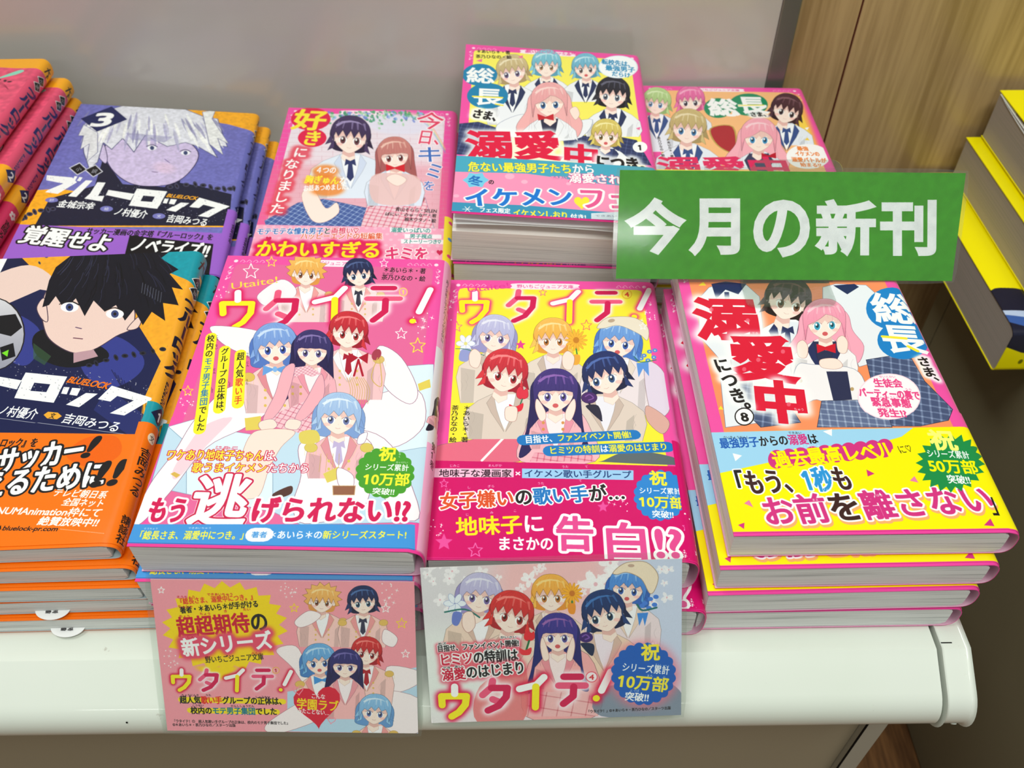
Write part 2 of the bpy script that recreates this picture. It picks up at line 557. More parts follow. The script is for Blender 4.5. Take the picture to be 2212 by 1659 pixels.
class Canvas:
    """one sheet of print; wmm x hmm, y down. P maps reading coordinates to sheet pixels"""

    def __init__(self, wmm, hmm, dpm, bg, mapper):
        self.S = dpm
        self.w, self.h = int(wmm * dpm), int(hmm * dpm)
        self.a = np.ones((self.h, self.w, 3), np.float32) * col(bg)
        self.mapper = mapper
        self.mmmode = False

    def P(self, pts):
        pts = np.asarray(pts, float).reshape(-1, 2)
        if not self.mmmode: pts = self.mapper(pts)
        return pts * self.S

    def _blend(self, E, c, alpha=1, pat=None, glow=0):
        if len(E) == 0: return
        g = glow * 3 + 1
        xs, ys = E[:, [0, 2]], E[:, [1, 3]]
        x0, x1 = int(max(0, xs.min() - 1 - g)), int(min(self.w, xs.max() + 2 + g))
        y0, y1 = int(max(0, ys.min() - 1 - g)), int(min(self.h, ys.max() + 2 + g))
        if x1 <= x0 or y1 <= y0: return
        m = coverage(E, x0, y0, x1 - x0, y1 - y0)
        if glow: m = np.clip(boxblur(m, glow) * 1.25, 0, 1)
        m = m[..., None] * alpha
        win = self.a[y0:y1, x0:x1]
        cc = col(c)
        if pat:
            yy, xx = np.mgrid[y0:y1, x0:x1].astype(np.float32)
            if pat[0] == 'grad':
                t = ((yy - y0) / max(1, y1 - y0))[..., None]
                cc = cc * (1 - t) + col(pat[1]) * t
            elif pat[0] == 'plaid':
                an = math.radians(pat[4] if len(pat) > 4 else 20)
                sp, wd = pat[2] * self.S, pat[3] * self.S
                u = xx * math.cos(an) + yy * math.sin(an)
                v = -xx * math.sin(an) + yy * math.cos(an)
                q = ((u % sp < wd).astype(np.float32) + (v % sp < wd)) * .5
                q = q[..., None]
                cc = cc * (1 - q) + col(pat[1]) * q
            elif pat[0] == 'dots':
                sp, wd = pat[2] * self.S, pat[3] * self.S
                row = np.floor(yy / sp)
                q = (np.hypot((xx + (row % 2) * sp / 2) % sp - sp / 2, yy % sp - sp / 2) < wd).astype(np.float32)[..., None]
                cc = cc * (1 - q) + col(pat[1]) * q
        self.a[y0:y1, x0:x1] = win * (1 - m) + cc * m

    def poly(self, pts, c, sm=False, alpha=1, pat=None, ol=0, oc=K, glow=0):
        if sm: pts = smooth_pts(pts)
        q = self.P(pts)
        q = orient([q])
        E = edges_of(q)
        self._blend(E, c, alpha, pat, glow)
        if ol: self._blend(capsules(E, ol * self.S), oc, alpha)

    def line(self, pts, wd, c, sm=True, alpha=1, closed=False, glow=0):
        """wd: width in mm"""
        if sm and len(pts) > 2: pts = smooth_pts(pts, closed)
        q = self.P(pts)
        if closed: q = np.vstack([q, q[:1]])
        self._blend(capsules(np.hstack([q[:-1], q[1:]]), wd * .5 * self.S), c, alpha, glow=glow)

    def ell(self, x, y, rx, ry, c, rot=0, alpha=1, ol=0, oc=K, glow=0, pat=None, n=28):
        t = np.linspace(0, 2 * math.pi, n, endpoint=False)
        a, b_ = rx * np.cos(t), ry * np.sin(t)
        cr, sr = math.cos(math.radians(rot)), math.sin(math.radians(rot))
        self.poly(np.stack([x + a * cr - b_ * sr, y + a * sr + b_ * cr], 1), c, alpha=alpha, ol=ol, oc=oc, glow=glow, pat=pat)

    def burst(self, x, y, rx, ry, c, n=18, inner=.84, rot=0, scallop=False):
        pts = []
        if scallop:
            m = n * 6
            for i in range(m):
                a = 2 * math.pi * i / m
                k = inner + (1 - inner) * abs(math.sin(a * n / 2))
                pts.append((x + rx * k * math.cos(a), y + ry * k * math.sin(a)))
        else:
            for i in range(2 * n):
                a = math.pi * i / n + rot
                k = 1 if i % 2 == 0 else inner
                pts.append((x + rx * k * math.cos(a), y + ry * k * math.sin(a)))
        self.poly(pts, c)

    def star(self, x, y, r, c, wd=0, rot=-90, fill=False):
        p = [(x + r * (1 if i % 2 == 0 else .45) * math.cos(math.radians(rot + 36 * i)),
              y + r * (1 if i % 2 == 0 else .45) * math.sin(math.radians(rot + 36 * i))) for i in range(10)]
        if fill: self.poly(p, c)
        else: self.line(p, wd, c, sm=False, closed=True)

    def spark(self, x, y, r, c=WH):
        for a in (20, 110):
            dx, dy = r * math.cos(math.radians(a)), r * math.sin(math.radians(a))
            px, py = -dy * .12, dx * .12
            self.poly([(x + dx, y + dy), (x + px, y + py), (x - dx, y - dy), (x - px, y - py)], c)

    def sparks(self, x, y, r, n, c=WH, seed=0):
        rg = random.Random(seed)
        for i in range(n):
            a, d = rg.uniform(0, 6.28), r * rg.uniform(.2, 1)
            if i % 3: self.ell(x + d * math.cos(a), y + d * math.sin(a), 3, 3, c, n=8)
            else: self.spark(x + d * math.cos(a), y + d * math.sin(a), r * .22, c)

    def heart(self, x, y, r, c, rot=0, wd=0):
        p = []
        for i in range(26):
            t = 2 * math.pi * i / 26
            a, b_ = 16 * math.sin(t) ** 3 / 16, -(13 * math.cos(t) - 5 * math.cos(2 * t) - 2 * math.cos(3 * t) - math.cos(4 * t)) / 16
            cr, sr = math.cos(math.radians(rot)), math.sin(math.radians(rot))
            p.append((x + r * (a * cr - b_ * sr), y + r * (a * sr + b_ * cr)))
        if wd: self.line(p, wd, c, sm=False, closed=True)
        else: self.poly(p, c)

    def bubble(self, pts, c, r):
        """row of overlapping discs behind text"""
        for x, y in pts: self.ell(x, y, r, r, c)

    def text(self, s, p0, p1, h, c=K, ol=(), bold=0.0, it=0.0, vert=False, glow=None, sx=1.0, alpha=1, sq=False):
        """s: string or [(string,colour)..]; p0,p1: ends of the centre line; h: glyph height there;
        ol: [(radius/em,colour)..] outermost first"""
        bold, ol = bold * .5, [(r_ * .72, c_) for r_, c_ in ol]
        runs = [(s, c)] if isinstance(s, str) else s
        items = [(ch, cc) for t_, cc in runs for ch in t_]
        q0, q1 = self.P([p0])[0], self.P([p1])[0]
        d = q1 - q0
        L = np.hypot(*d)
        if vert:
            hv = self.P([(p0[0] - h / 2, p0[1]), (p0[0] + h / 2, p0[1])])
        else:
            hv = self.P([(p0[0], p0[1] - h / 2), (p0[0], p0[1] + h / 2)])
        em = np.hypot(*(hv[1] - hv[0])) / .9
        u = d / L
        advs = [1.0 if vert else glyph(ch)[1] for ch, _ in items]
        tot = sum(advs) - .06
        su = L / tot
        if vert:
            ax, ay = np.array([u[1], -u[0]]), u      # the glyph's own down runs along the line
        conts = []
        pos = 0.0
        for (ch, cc), adv in zip(items, advs):
            cs, _ = glyph(ch)
            out = []
            for g in cs:
                gx, gy = g[:, 0].copy(), g[:, 1] - .38
                if vert:
                    gx = gx - .5
                    if ch in 'ー…〜「」『』―-':
                        gx, gy = gy * 1.0, -gx
                    if ch in '、。': gx, gy = gx + .6, gy + .6
                    if ch in 'ょゃゅっァィェォョャュッ': gx, gy = gx + .08, gy + .08
                    qx = q0[0] + ax[0] * gx * em + ay[0] * (pos + .5 - gy) * su
                    qy = q0[1] + ax[1] * gx * em + ay[1] * (pos + .5 - gy) * su
                else:
                    X = (pos + gx - .03) * su
                    Y = -gy * em
                    X = X - it * Y
                    qx = q0[0] + u[0] * X - u[1] * Y
                    qy = q0[1] + u[1] * X + u[0] * Y
                out.append(np.stack([qx, qy], 1))
            if out:
                conts.append((orient(out), cc))
            pos += adv
        if not conts: return
        allE = edges_of([k for cn, _ in conts for k in cn])
        if glow:
            self._blend(np.vstack([allE, capsules(allE, glow[0] * em)]), glow[1], glow[2] if len(glow) > 2 else 1, glow=int(max(1, glow[0] * em * .45)))
        for r, oc in ol:
            self._blend(np.vstack([allE, capsules(allE, r * em)]), oc)
        for cc in dict.fromkeys([tuple(cc) for _, cc in conts]):
            E = edges_of([k for cn, c_ in conts if tuple(c_) == cc for k in cn])
            if bold and sq: E = edges_of([k for cn, c_ in conts if tuple(c_) == cc for k in swell(cn, bold * em)])
            elif bold: E = np.vstack([E, capsules(E, bold * em)])
            self._blend(E, cc, alpha)

    def grain(self, amt, seed=1, x0=0, x1=None):
        r = np.random.default_rng(seed)
        self.a = np.clip(self.a * (1 + (r.random(self.a.shape[:2], dtype=np.float32)[..., None] - .5) * amt), 0, 1)

    def mottle(self, amt, cell, seed=2):
        r = np.random.default_rng(seed)
        n = boxblur(r.random(self.a.shape[:2], dtype=np.float32), cell)
        n = (n - n.mean()) / n.std()
        self.a = np.clip(self.a * (1 + np.clip(n, -2, 2)[..., None] * amt), 0, 1)

    def image(self, name):
        im = bpy.data.images.new(name, self.w, self.h, alpha=False)
        px = np.ones((self.h, self.w, 4), np.float32)
        px[..., :3] = self.a[::-1]
        im.pixels.foreach_set(px.ravel())
        im.update()
        im.pack()
        return im


def youth(cv, x, y, s, hair, dark, light, tilt=0, style='short', skin=(253, 232, 220), eye=(90, 80, 110),
          top=None, shirt=(248, 246, 250), tie=None, sh=1.9, blen=4.2, lapel=None, look=0.0, mouth=0, lean=0, sy=.87, back=True, ln=.16, gold=None, mini=False):
    """a plain generic drawn young person: head of half width s at (x,y), shoulders and jacket"""
    cr, sr = math.cos(math.radians(tilt)), math.sin(math.radians(tilt))

    def T(pts, rot=True):
        o = []
        for a, b_ in pts:
            b_ = b_ * sy
            if rot: o.append((x + s * (a * cr - b_ * sr), y + s * (a * sr + b_ * cr)))
            else: o.append((x + s * (a + lean * b_ * .12), y + s * b_))
        return o
    edge = tuple(int(v * .55) for v in dark)
    if back:
        if style == 'long':
            cv.poly(T([(-1.25, -.6), (0, -1.45), (1.25, -.6), (1.4, .8), (1.55, 2.4), (1.9, 3.9), (1.2, 3.6), (.9, 2.0), (-.9, 2.0), (-1.3, 3.6), (-2.0, 4.1), (-1.6, 2.4), (-1.4, .8)]), dark, sm=True, ol=ln * .4, oc=edge)
        elif style == 'wavy':
            cv.poly(T([(-1.3, -.5), (0, -1.45), (1.3, -.5), (1.6, .7), (2.2, 1.8), (1.8, 2.9), (1.1, 2.4), (-1.1, 2.4), (-1.9, 3.0), (-2.3, 1.9), (-1.6, .7)]), hair, sm=True, ol=ln * .4, oc=edge)
        elif style == 'bob':
            cv.poly(T([(-1.3, -.5), (0, -1.5), (1.3, -.5), (1.45, .7), (1.15, 1.35), (-1.15, 1.35), (-1.45, .7)]), dark, sm=True, ol=ln * .4, oc=edge)
        else:
            cv.poly(T([(-1.2, -.5), (0, -1.4), (1.2, -.5), (1.15, .6), (.8, 1.1), (-.8, 1.1), (-1.15, .6)]), dark, sm=True)
    if top:
        b0 = [(-.45, 1.2), (-sh * .7, 1.75), (-sh, 2.3), (-sh * 1.08, 3.1), (-sh * .96, blen), (sh * .96, blen), (sh * 1.08, 3.1), (sh, 2.3), (sh * .7, 1.75), (.45, 1.2)]
        sha = tuple(int(v * .80) for v in top)
        cv.poly(T(b0, False), top)
        cv.line(T(b0[:5], False), ln * .8, tuple(int(v * .5) for v in top), sm=False)
        cv.line(T(b0[5:], False), ln * .8, tuple(int(v * .5) for v in top), sm=False)
        cv.poly(T([(-sh * .55, 2.6), (-sh * .95, 2.4), (-sh * .94, blen), (-sh * .6, blen)], False), sha, alpha=.6)
        cv.poly(T([(sh * .55, 2.9), (sh * .75, 2.5), (sh * .7, blen), (sh * .5, blen)], False), sha, alpha=.6)
        cv.poly(T([(-.62, 1.35), (.62, 1.35), (.5, 2.4), (0, 3.6), (-.5, 2.4)], False), shirt)
        lp = lapel or sha
        cv.poly(T([(-.62, 1.3), (-1.0, 1.9), (-.75, 2.5), (-.05, 3.7), (-.45, 2.3)], False), lp, ol=ln * .3, oc=tuple(int(v * .6) for v in lp))
        cv.poly(T([(.62, 1.3), (1.0, 1.9), (.75, 2.5), (.05, 3.7), (.45, 2.3)], False), lp, ol=ln * .3, oc=tuple(int(v * .6) for v in lp))
        fold = tuple(int(v * .72) for v in top)
        rgf = random.Random(int(x + 3 * y))
        for k in range(6):
            q = -1 if k % 2 else 1
            a = sh * rgf.uniform(.55, .98)
            b1 = rgf.uniform(2.3, blen - .8)
            cv.line(T([(q * a, b1), (q * (a - .14), b1 + .35), (q * (a - .02), b1 + .75)], False), ln * .5, fold, alpha=.8)
        if gold:
            for q in (-1, 1):
                cv.ell(*T([(q * sh * .88, 2.05)], False)[0], s * .36, s * .26, gold, ol=ln * .3, oc=tuple(int(v * .65) for v in gold))
                for k in range(5):
                    cv.line(T([(q * sh * (.7 + .09 * k), 2.1), (q * sh * (.72 + .09 * k), 2.55)], False), ln * .5, gold, sm=False)
                cv.line(T([(q * .66, 1.4), (q * 1.05, 1.95), (q * .8, 2.55), (q * .08, 3.75)], False), ln * .45, gold, sm=False)
                for k in range(3):
                    cv.ell(*T([(q * .55, 2.9 + .5 * k)], False)[0], s * .08, s * .08, gold)
    cv.poly(T([(-.34, .8), (.34, .8), (.42, 1.6), (0, 1.95), (-.42, 1.6)]), skin, ol=ln * .25, oc=(190, 140, 130))
    cv.poly(T([(-.34, .9), (.34, .9), (.38, 1.35), (.05, 1.5), (-.38, 1.3)]), tuple(int(v * f) for v, f in zip(skin, (.92, .8, .8))))
    if tie:
        cv.poly(T([(0, 1.75), (-.28, 1.6), (-.36, 2.1), (0, 1.9), (.36, 2.1), (.28, 1.6)], False), tie)
        cv.poly(T([(-.12, 1.9), (.12, 1.9), (.22, 2.9), (0, 3.2), (-.22, 2.9)], False), tie)
    if style in ('short', 'spiky'):
        for q in (-1, 1): cv.ell(*T([(q * 1.0, .15)])[0], s * .2, s * .28, skin, rot=tilt, ol=ln * .3, oc=(180, 130, 120))
    cv.poly(T([(-.98, -.3), (-.95, .25), (-.72, .72), (-.3, 1.08), (0, 1.2), (.3, 1.08), (.72, .72), (.95, .25), (.98, -.3), (.6, -1), (-.6, -1)]), skin, sm=True, ol=ln * .35, oc=(170, 120, 112))
    ex = look * .15
    sk2 = tuple(int(v * f) for v, f in zip(skin, (.95, .86, .86)))
    cv.poly(T([(-.95, -.25), (-.93, .22), (-.7, .16), (-.45, -.02), (-.2, .24), (.02, -.05), (.28, .24), (.52, -.05), (.74, .2), (.93, .22), (.95, -.25), (.6, -.9), (-.6, -.9)]), sk2)
    cv.line(T([(ex, .56), (ex + .03, .6)]), ln * .5, (214, 150, 140), sm=False)
    for q in (-1, 1):
        cx = q * .43 + ex
        if mini:
            cv.ell(*T([(cx, .3)])[0], s * .13, s * .18, eye)
            continue
        cv.ell(*T([(cx, .3)])[0], s * .24, s * .25, (255, 255, 255), rot=tilt)
        cv.ell(*T([(cx + ex * .3, .31)])[0], s * .17, s * .23, eye, rot=tilt)
        cv.ell(*T([(cx + ex * .3, .27)])[0], s * .09, s * .13, tuple(int(v * .4) for v in eye), rot=tilt)
        cv.ell(*T([(cx - .05, .2)])[0], s * .06, s * .07, WH)
        cv.line(T([(cx - .27, .18), (cx, .03), (cx + .27, .18)]), ln * .9, (50, 35, 45))
        cv.ell(*T([(q * .62, .62)])[0], s * .2, s * .1, (250, 170, 165), alpha=.45)
    if mouth:
        cv.ell(*T([(ex, .84)])[0], s * .16, s * .12, (214, 92, 96))
    else:
        cv.line(T([(-.14 + ex, .8), (0 + ex, .85), (.14 + ex, .8)]), ln * .6, (170, 90, 90))
    if style in ('short', 'bob'):
        for q in (-1, 1):
            c0 = dark if q > 0 else hair
            cv.poly(T([(q * 1.0, -.3), (q * 1.28, .2), (q * 1.5, .75), (q * 1.1, .55)]), c0, sm=False, ol=ln * .25, oc=edge)
            cv.poly(T([(q * .98, .1), (q * 1.12, .6), (q * 1.32, 1.15), (q * .92, .9)]), hair, sm=False, ol=ln * .25, oc=edge)
    zig = {'short': [(1.05, .3), (.92, -.3), (.72, .08), (.5, -.42), (.24, .12), (0, -.4), (-.24, .1), (-.5, -.4), (-.74, .1), (-.92, -.25), (-1.05, .3)],
           'spiky': [(1.2, .5), (.95, -.2), (.8, .3), (.55, -.3), (.3, .35), (.05, -.3), (-.2, .3), (-.5, -.3), (-.7, .35), (-.95, -.2), (-1.2, .5)],
           'long': [(1.08, 1.3), (.95, .0), (.8, -.05), (.5, -.12), (.2, -.08), (-.1, -.1), (-.4, -.06), (-.7, -.1), (-.9, -.02), (-.98, .2), (-1.08, 1.3)],
           'wavy': [(1.15, 1.2), (.98, .2), (.8, -.1), (.45, -.35), (.1, -.45), (-.2, -.2), (-.5, 0), (-.75, .1), (-.95, .2), (-1.05, .6), (-1.15, 1.2)],
           'bob': [(1.12, .9), (.95, .1), (.8, -.2), (.5, .02), (.25, -.35), (0, .02), (-.3, -.3), (-.55, .05), (-.8, -.1), (-.98, .2), (-1.12, .9)]}[style]
    top_arc = smooth_pts([zig[-1], (-1.24, -.2), (-1.1, -.85), (-.6, -1.36), (0, -1.5), (.6, -1.36), (1.1, -.85), (1.24, -.2), zig[0]], closed=False, k=4)
    if style == 'spiky':
        top_arc = np.array([(-1.2, .5), (-1.55, .2), (-1.3, -.1), (-1.7, -.4), (-1.25, -.6), (-1.5, -1.05), (-1.0, -1.05), (-1.0, -1.5), (-.5, -1.4), (-.3, -1.8), (.1, -1.45), (.5, -1.8), (.65, -1.35), (1.15, -1.5), (1.05, -1.0), (1.6, -.95), (1.25, -.5), (1.7, -.2), (1.3, 0), (1.5, .4), (1.2, .5)])
    mid = tuple(int(a * .45 + b_ * .55) for a, b_ in zip(hair, dark))
    cv.poly(T([tuple(p) for p in top_arc] + list(zig[1:-1])), hair, ol=ln * .4, oc=edge, pat=('grad', mid))
    # locks: dark partings between the strands, a bright band across the crown
    rg = random.Random(int(x * 7 + y))
    for k in range(11):
        a = -1.0 + k * .2 + rg.uniform(-.05, .05)
        cv.line(T([(a * .22, -1.42), (a * .75, -1.0), (a * 1.05, -.5), (a * 1.1 + rg.uniform(-.06, .06), -.12 + rg.uniform(-.2, .15))]), ln * rg.choice((.4, .6, .9)), dark, alpha=.7)
    for k in range(5):
        a = -.85 + k * .42 + rg.uniform(-.08, .08)
        cv.poly(T([(a * .9 - .05, -1.0), (a * .95 + .06, -1.02), (a * 1.12 + .03, -.5), (a * 1.1 - .03, -.52)]), light, alpha=.55)
    cv.poly(T([(-.98, -.72), (-.6, -1.02), (-.1, -1.14), (.4, -1.08), (.78, -.86), (.45, -.98), (0, -1.02), (-.5, -.9), (-.85, -.62)]), light, alpha=.85)
    if style in ('long', 'wavy'):
        for q in (-1, 1):
            for k in range(3):
                cv.line(T([(q * (1.0 + .08 * k), .5), (q * (1.12 + .1 * k), 1.3), (q * (1.05 + .2 * k), 2.2)]), ln * .5, edge, alpha=.5)


def frame_of(x0, y0, k):
    """reading coordinates taken from an enlarged detail of the photograph -> photograph pixels"""
    return lambda p: np.stack([x0 + p[:, 0] * k, y0 + p[:, 1] * k], 1)


CAMP = np.array([0.0, 0.0, CAMH])
RA, UA, FA = np.array(_R), np.array(_U), np.array(_F)


def book_frame(x, y, z, yaw, tx, ty):
    c, s = math.cos, math.sin
    a, b_, g = math.radians(yaw), math.radians(tx), math.radians(ty)
    Rz = np.array([[c(a), -s(a), 0], [s(a), c(a), 0], [0, 0, 1]])
    Rx = np.array([[1, 0, 0], [0, c(b_), -s(b_)], [0, s(b_), c(b_)]])
    Ry = np.array([[c(g), 0, s(g)], [0, 1, 0], [-s(g), 0, c(g)]])
    return np.array([x, y, z], float), Rz @ Rx @ Ry


def sheet_mapper(fr, pose, L):
    """reading coordinates -> mm on the sheet (x from its left edge, y down from its far edge)"""
    o, M = book_frame(*pose)

    def f(p):
        q = fr(p)
        d = (q[:, 0:1] - 1106) / FPX * RA - (q[:, 1:2] - 829.5) / FPX * UA + FA
        n = M[:, 2]
        t = ((o - CAMP) @ n) / (d @ n)
        w_ = (CAMP + t[:, None] * d - o) @ M
        return np.stack([w_[:, 0], L - w_[:, 1]], 1)
    return f

# ------------------------------------------------------------------ the printed sheets
# pose of each top copy (x, y, z of its near left corner in mm, yaw, tilt, roll) and its size
POSE = {
    'u1': (-153.0, 194.2, 60.9, -1.43, 2.42, 1.33), 'u4': (-35.8, 195.8, 45.8, -0.80, 1.24, 1.16),
    's8': (86.7, 194.6, 62.0, 0.0, 0.0, 0.0), 'b1': (-274.5, 195.5, 54.6, 0.95, 4.0, -1.33),
    'b3': (-284.4, 385.9, 48.9, 3.20, 1.27, 6.29), 'ky': (-149.9, 381.2, 41.4, 0.26, 2.98, 2.36),
    's1': (-31.3, 391.1, 76.3, -1.26, 4.23, 4.22), 's3': (86.4, 403.0, 58.0, -2.62, -2.1, 0.5),
    'b2': (-419.0, 386.5, 85.0, 0.0, 0.0, 0.0)}
SIZE = {'u1': (115.2, 175.5, 19.5), 'u4': (110.7, 174, 21.5), 's8': (112.6, 174, 17.0), 'b1': (113, 175.6, 10.6),
        'b3': (117.5, 174, 13.0), 'ky': (113.8, 174, 13.4), 's1': (115.8, 174, 18.0), 's3': (110.5, 174, 14.0), 'b2': (113, 174, 14.0)}
PINK = (243, 82, 166)
HOT = (214, 0, 104)


def sheet(key, fr, bg, dpm):
    W, L, T = SIZE[key]
    return Canvas(W + T + 6, L, dpm, bg, sheet_mapper(fr, POSE[key], L))


def series_frame(c, W, L, inner=None, T=15):
    """pink border with white scrollwork and the imprint's pill, in mm"""
    c.mmmode = True
    if inner:
        c.poly([(5.5, 9.5), (6.2, 7.3), (8.4, 6.5), (W - 9.4, 6.5), (W - 7.2, 7.3), (W - 6.5, 9.5), (W - 6.5, L + 5), (5.5, L + 5)], inner)
    for q in (0, 1):
        X = lambda v: v if q == 0 else W - v
        c.ell(X(5.2), 4.2, 1.1, 1.1, (255, 225, 240))
        for k in range(4):
            c.line([(X(7.5 + 3.4 * k), 4.9), (X(8.6 + 3.4 * k), 3.2), (X(10.0 + 3.4 * k), 4.6), (X(9.0 + 3.4 * k), 5.1)], .28, (255, 190, 222))
        for k in range(3):
            c.line([(X(4.4), 7.5 + 3.6 * k), (X(2.9), 9 + 3.6 * k), (X(4.2), 10.4 + 3.6 * k), (X(4.9), 9.3 + 3.6 * k)], .28, (255, 190, 222))
            c.ell(X(3.2 + .8 * (k % 2)), 9.2 + 4.4 * k, .5, .9, (255, 214, 234), rot=30)
    m = W * .47
    c.poly([(m - 15.5, 2.3), (m + 15.5, 2.3), (m + 17.8, 4.6), (m + 15.5, 6.9), (m - 15.5, 6.9), (m - 17.8, 4.6)], (255, 236, 246), sm=True)
    c.poly([(m - 15.5, 2.3), (m + 15.5, 2.3), (m + 15.5, 6.9), (m - 15.5, 6.9)], (255, 236, 246))
    c.text('野いちごジュニア文庫', (m - 15.2, 4.6), (m + 15.2, 4.6), 3.0, (232, 70, 150), bold=.015)
    c.mmmode = False


def utaite_title(c, pts, h, glowc=(226, 20, 90)):
    """ウタイテ！ in rounded two-colour strokes; pts: (centre x, centre y) of each letter, h: letter height"""
    Y, W_, P_, D_ = (250, 236, 30), (252, 250, 250), (240, 90, 130), (214, 22, 84)
    shapes = [
        [([(0, -.5), (0, -.26)], W_), ([(-.42, .12), (-.44, -.18), (.40, -.18), (.36, .1), (.14, .36), (-.10, .5)], Y)],
        [([(-.08, -.5), (-.12, -.28), (-.42, -.02)], P_), ([(-.08, .12), (.2, .24)], P_), ([(-.12, -.26), (.42, -.26), (.38, .04), (.12, .34), (-.24, .5)], D_)],
        [([(.38, -.5), (.12, -.24), (-.46, -.1)], W_), ([(.1, -.18), (.08, .52)], Y)],
        [([(-.28, -.44), (.30, -.44)], D_), ([(-.46, -.14), (.46, -.14)], P_), ([(.06, -.1), (.04, .22), (-.3, .48)], D_)],
        [([(.3, -.46), (-.02, .18)], W_), ([(-.2, .44), (-.201, .441)], Y)]]
    for k, ((x, y), sh) in enumerate(zip(pts, shapes)):
        gc = (255, 236, 242) if k in (1, 3) else glowc
        for st, cc in sh:
            q = [(x + a * h, y + b_ * h) for a, b_ in st]
            c.line(q, h * c.tw * 1.55, gc, sm=False, glow=int(h * c.tw * c.S * .30))
    for k, ((x, y), sh) in enumerate(zip(pts, shapes)):
        for st, cc in (reversed(sh) if k == 0 else sh):
            q = [(x + a * h, y + b_ * h) for a, b_ in st]
            c.line(q, h * c.tw, cc, sm=False)


def block_title(c, f, cc):
    """heavy slanted katakana lettering with cut corners; f maps the drawing's coordinates"""
    for p in ([(52, 775), (305, 800), (352, 848), (160, 962), (35, 945), (60, 925), (215, 860), (45, 825)],
              [(330, 785), (356, 790), (332, 835), (304, 828)], [(375, 795), (408, 800), (382, 838), (350, 832)],
              [(440, 828), (507, 832), (345, 994), (262, 985)], [(555, 848), (637, 852), (562, 985), (624, 985), (600, 1040), (425, 1010), (482, 960)],
              [(665, 925), (922, 965), (885, 1027), (640, 975)],
              [(950, 912), (1250, 940), (1215, 1000), (915, 972)], [(905, 1030), (1190, 1052), (1152, 1117), (870, 1085)], [(950, 912), (1045, 920), (955, 1092), (868, 1085)], [(1160, 932), (1250, 940), (1152, 1117), (1065, 1108)],
              [(1225, 1010), (1267, 1012), (1246, 1060), (1205, 1055)], [(1285, 1015), (1347, 1020), (1320, 1070), (1265, 1062)], [(1385, 1050), (1470, 1055), (1335, 1147), (1240, 1130)],
              [(1570, 1000), (1872, 1085), (1660, 1202), (1556, 1187), (1728, 1100), (1610, 1070), (1560, 1108), (1470, 1092)]):
        c.poly([f(x, y) for x, y in p], cc)


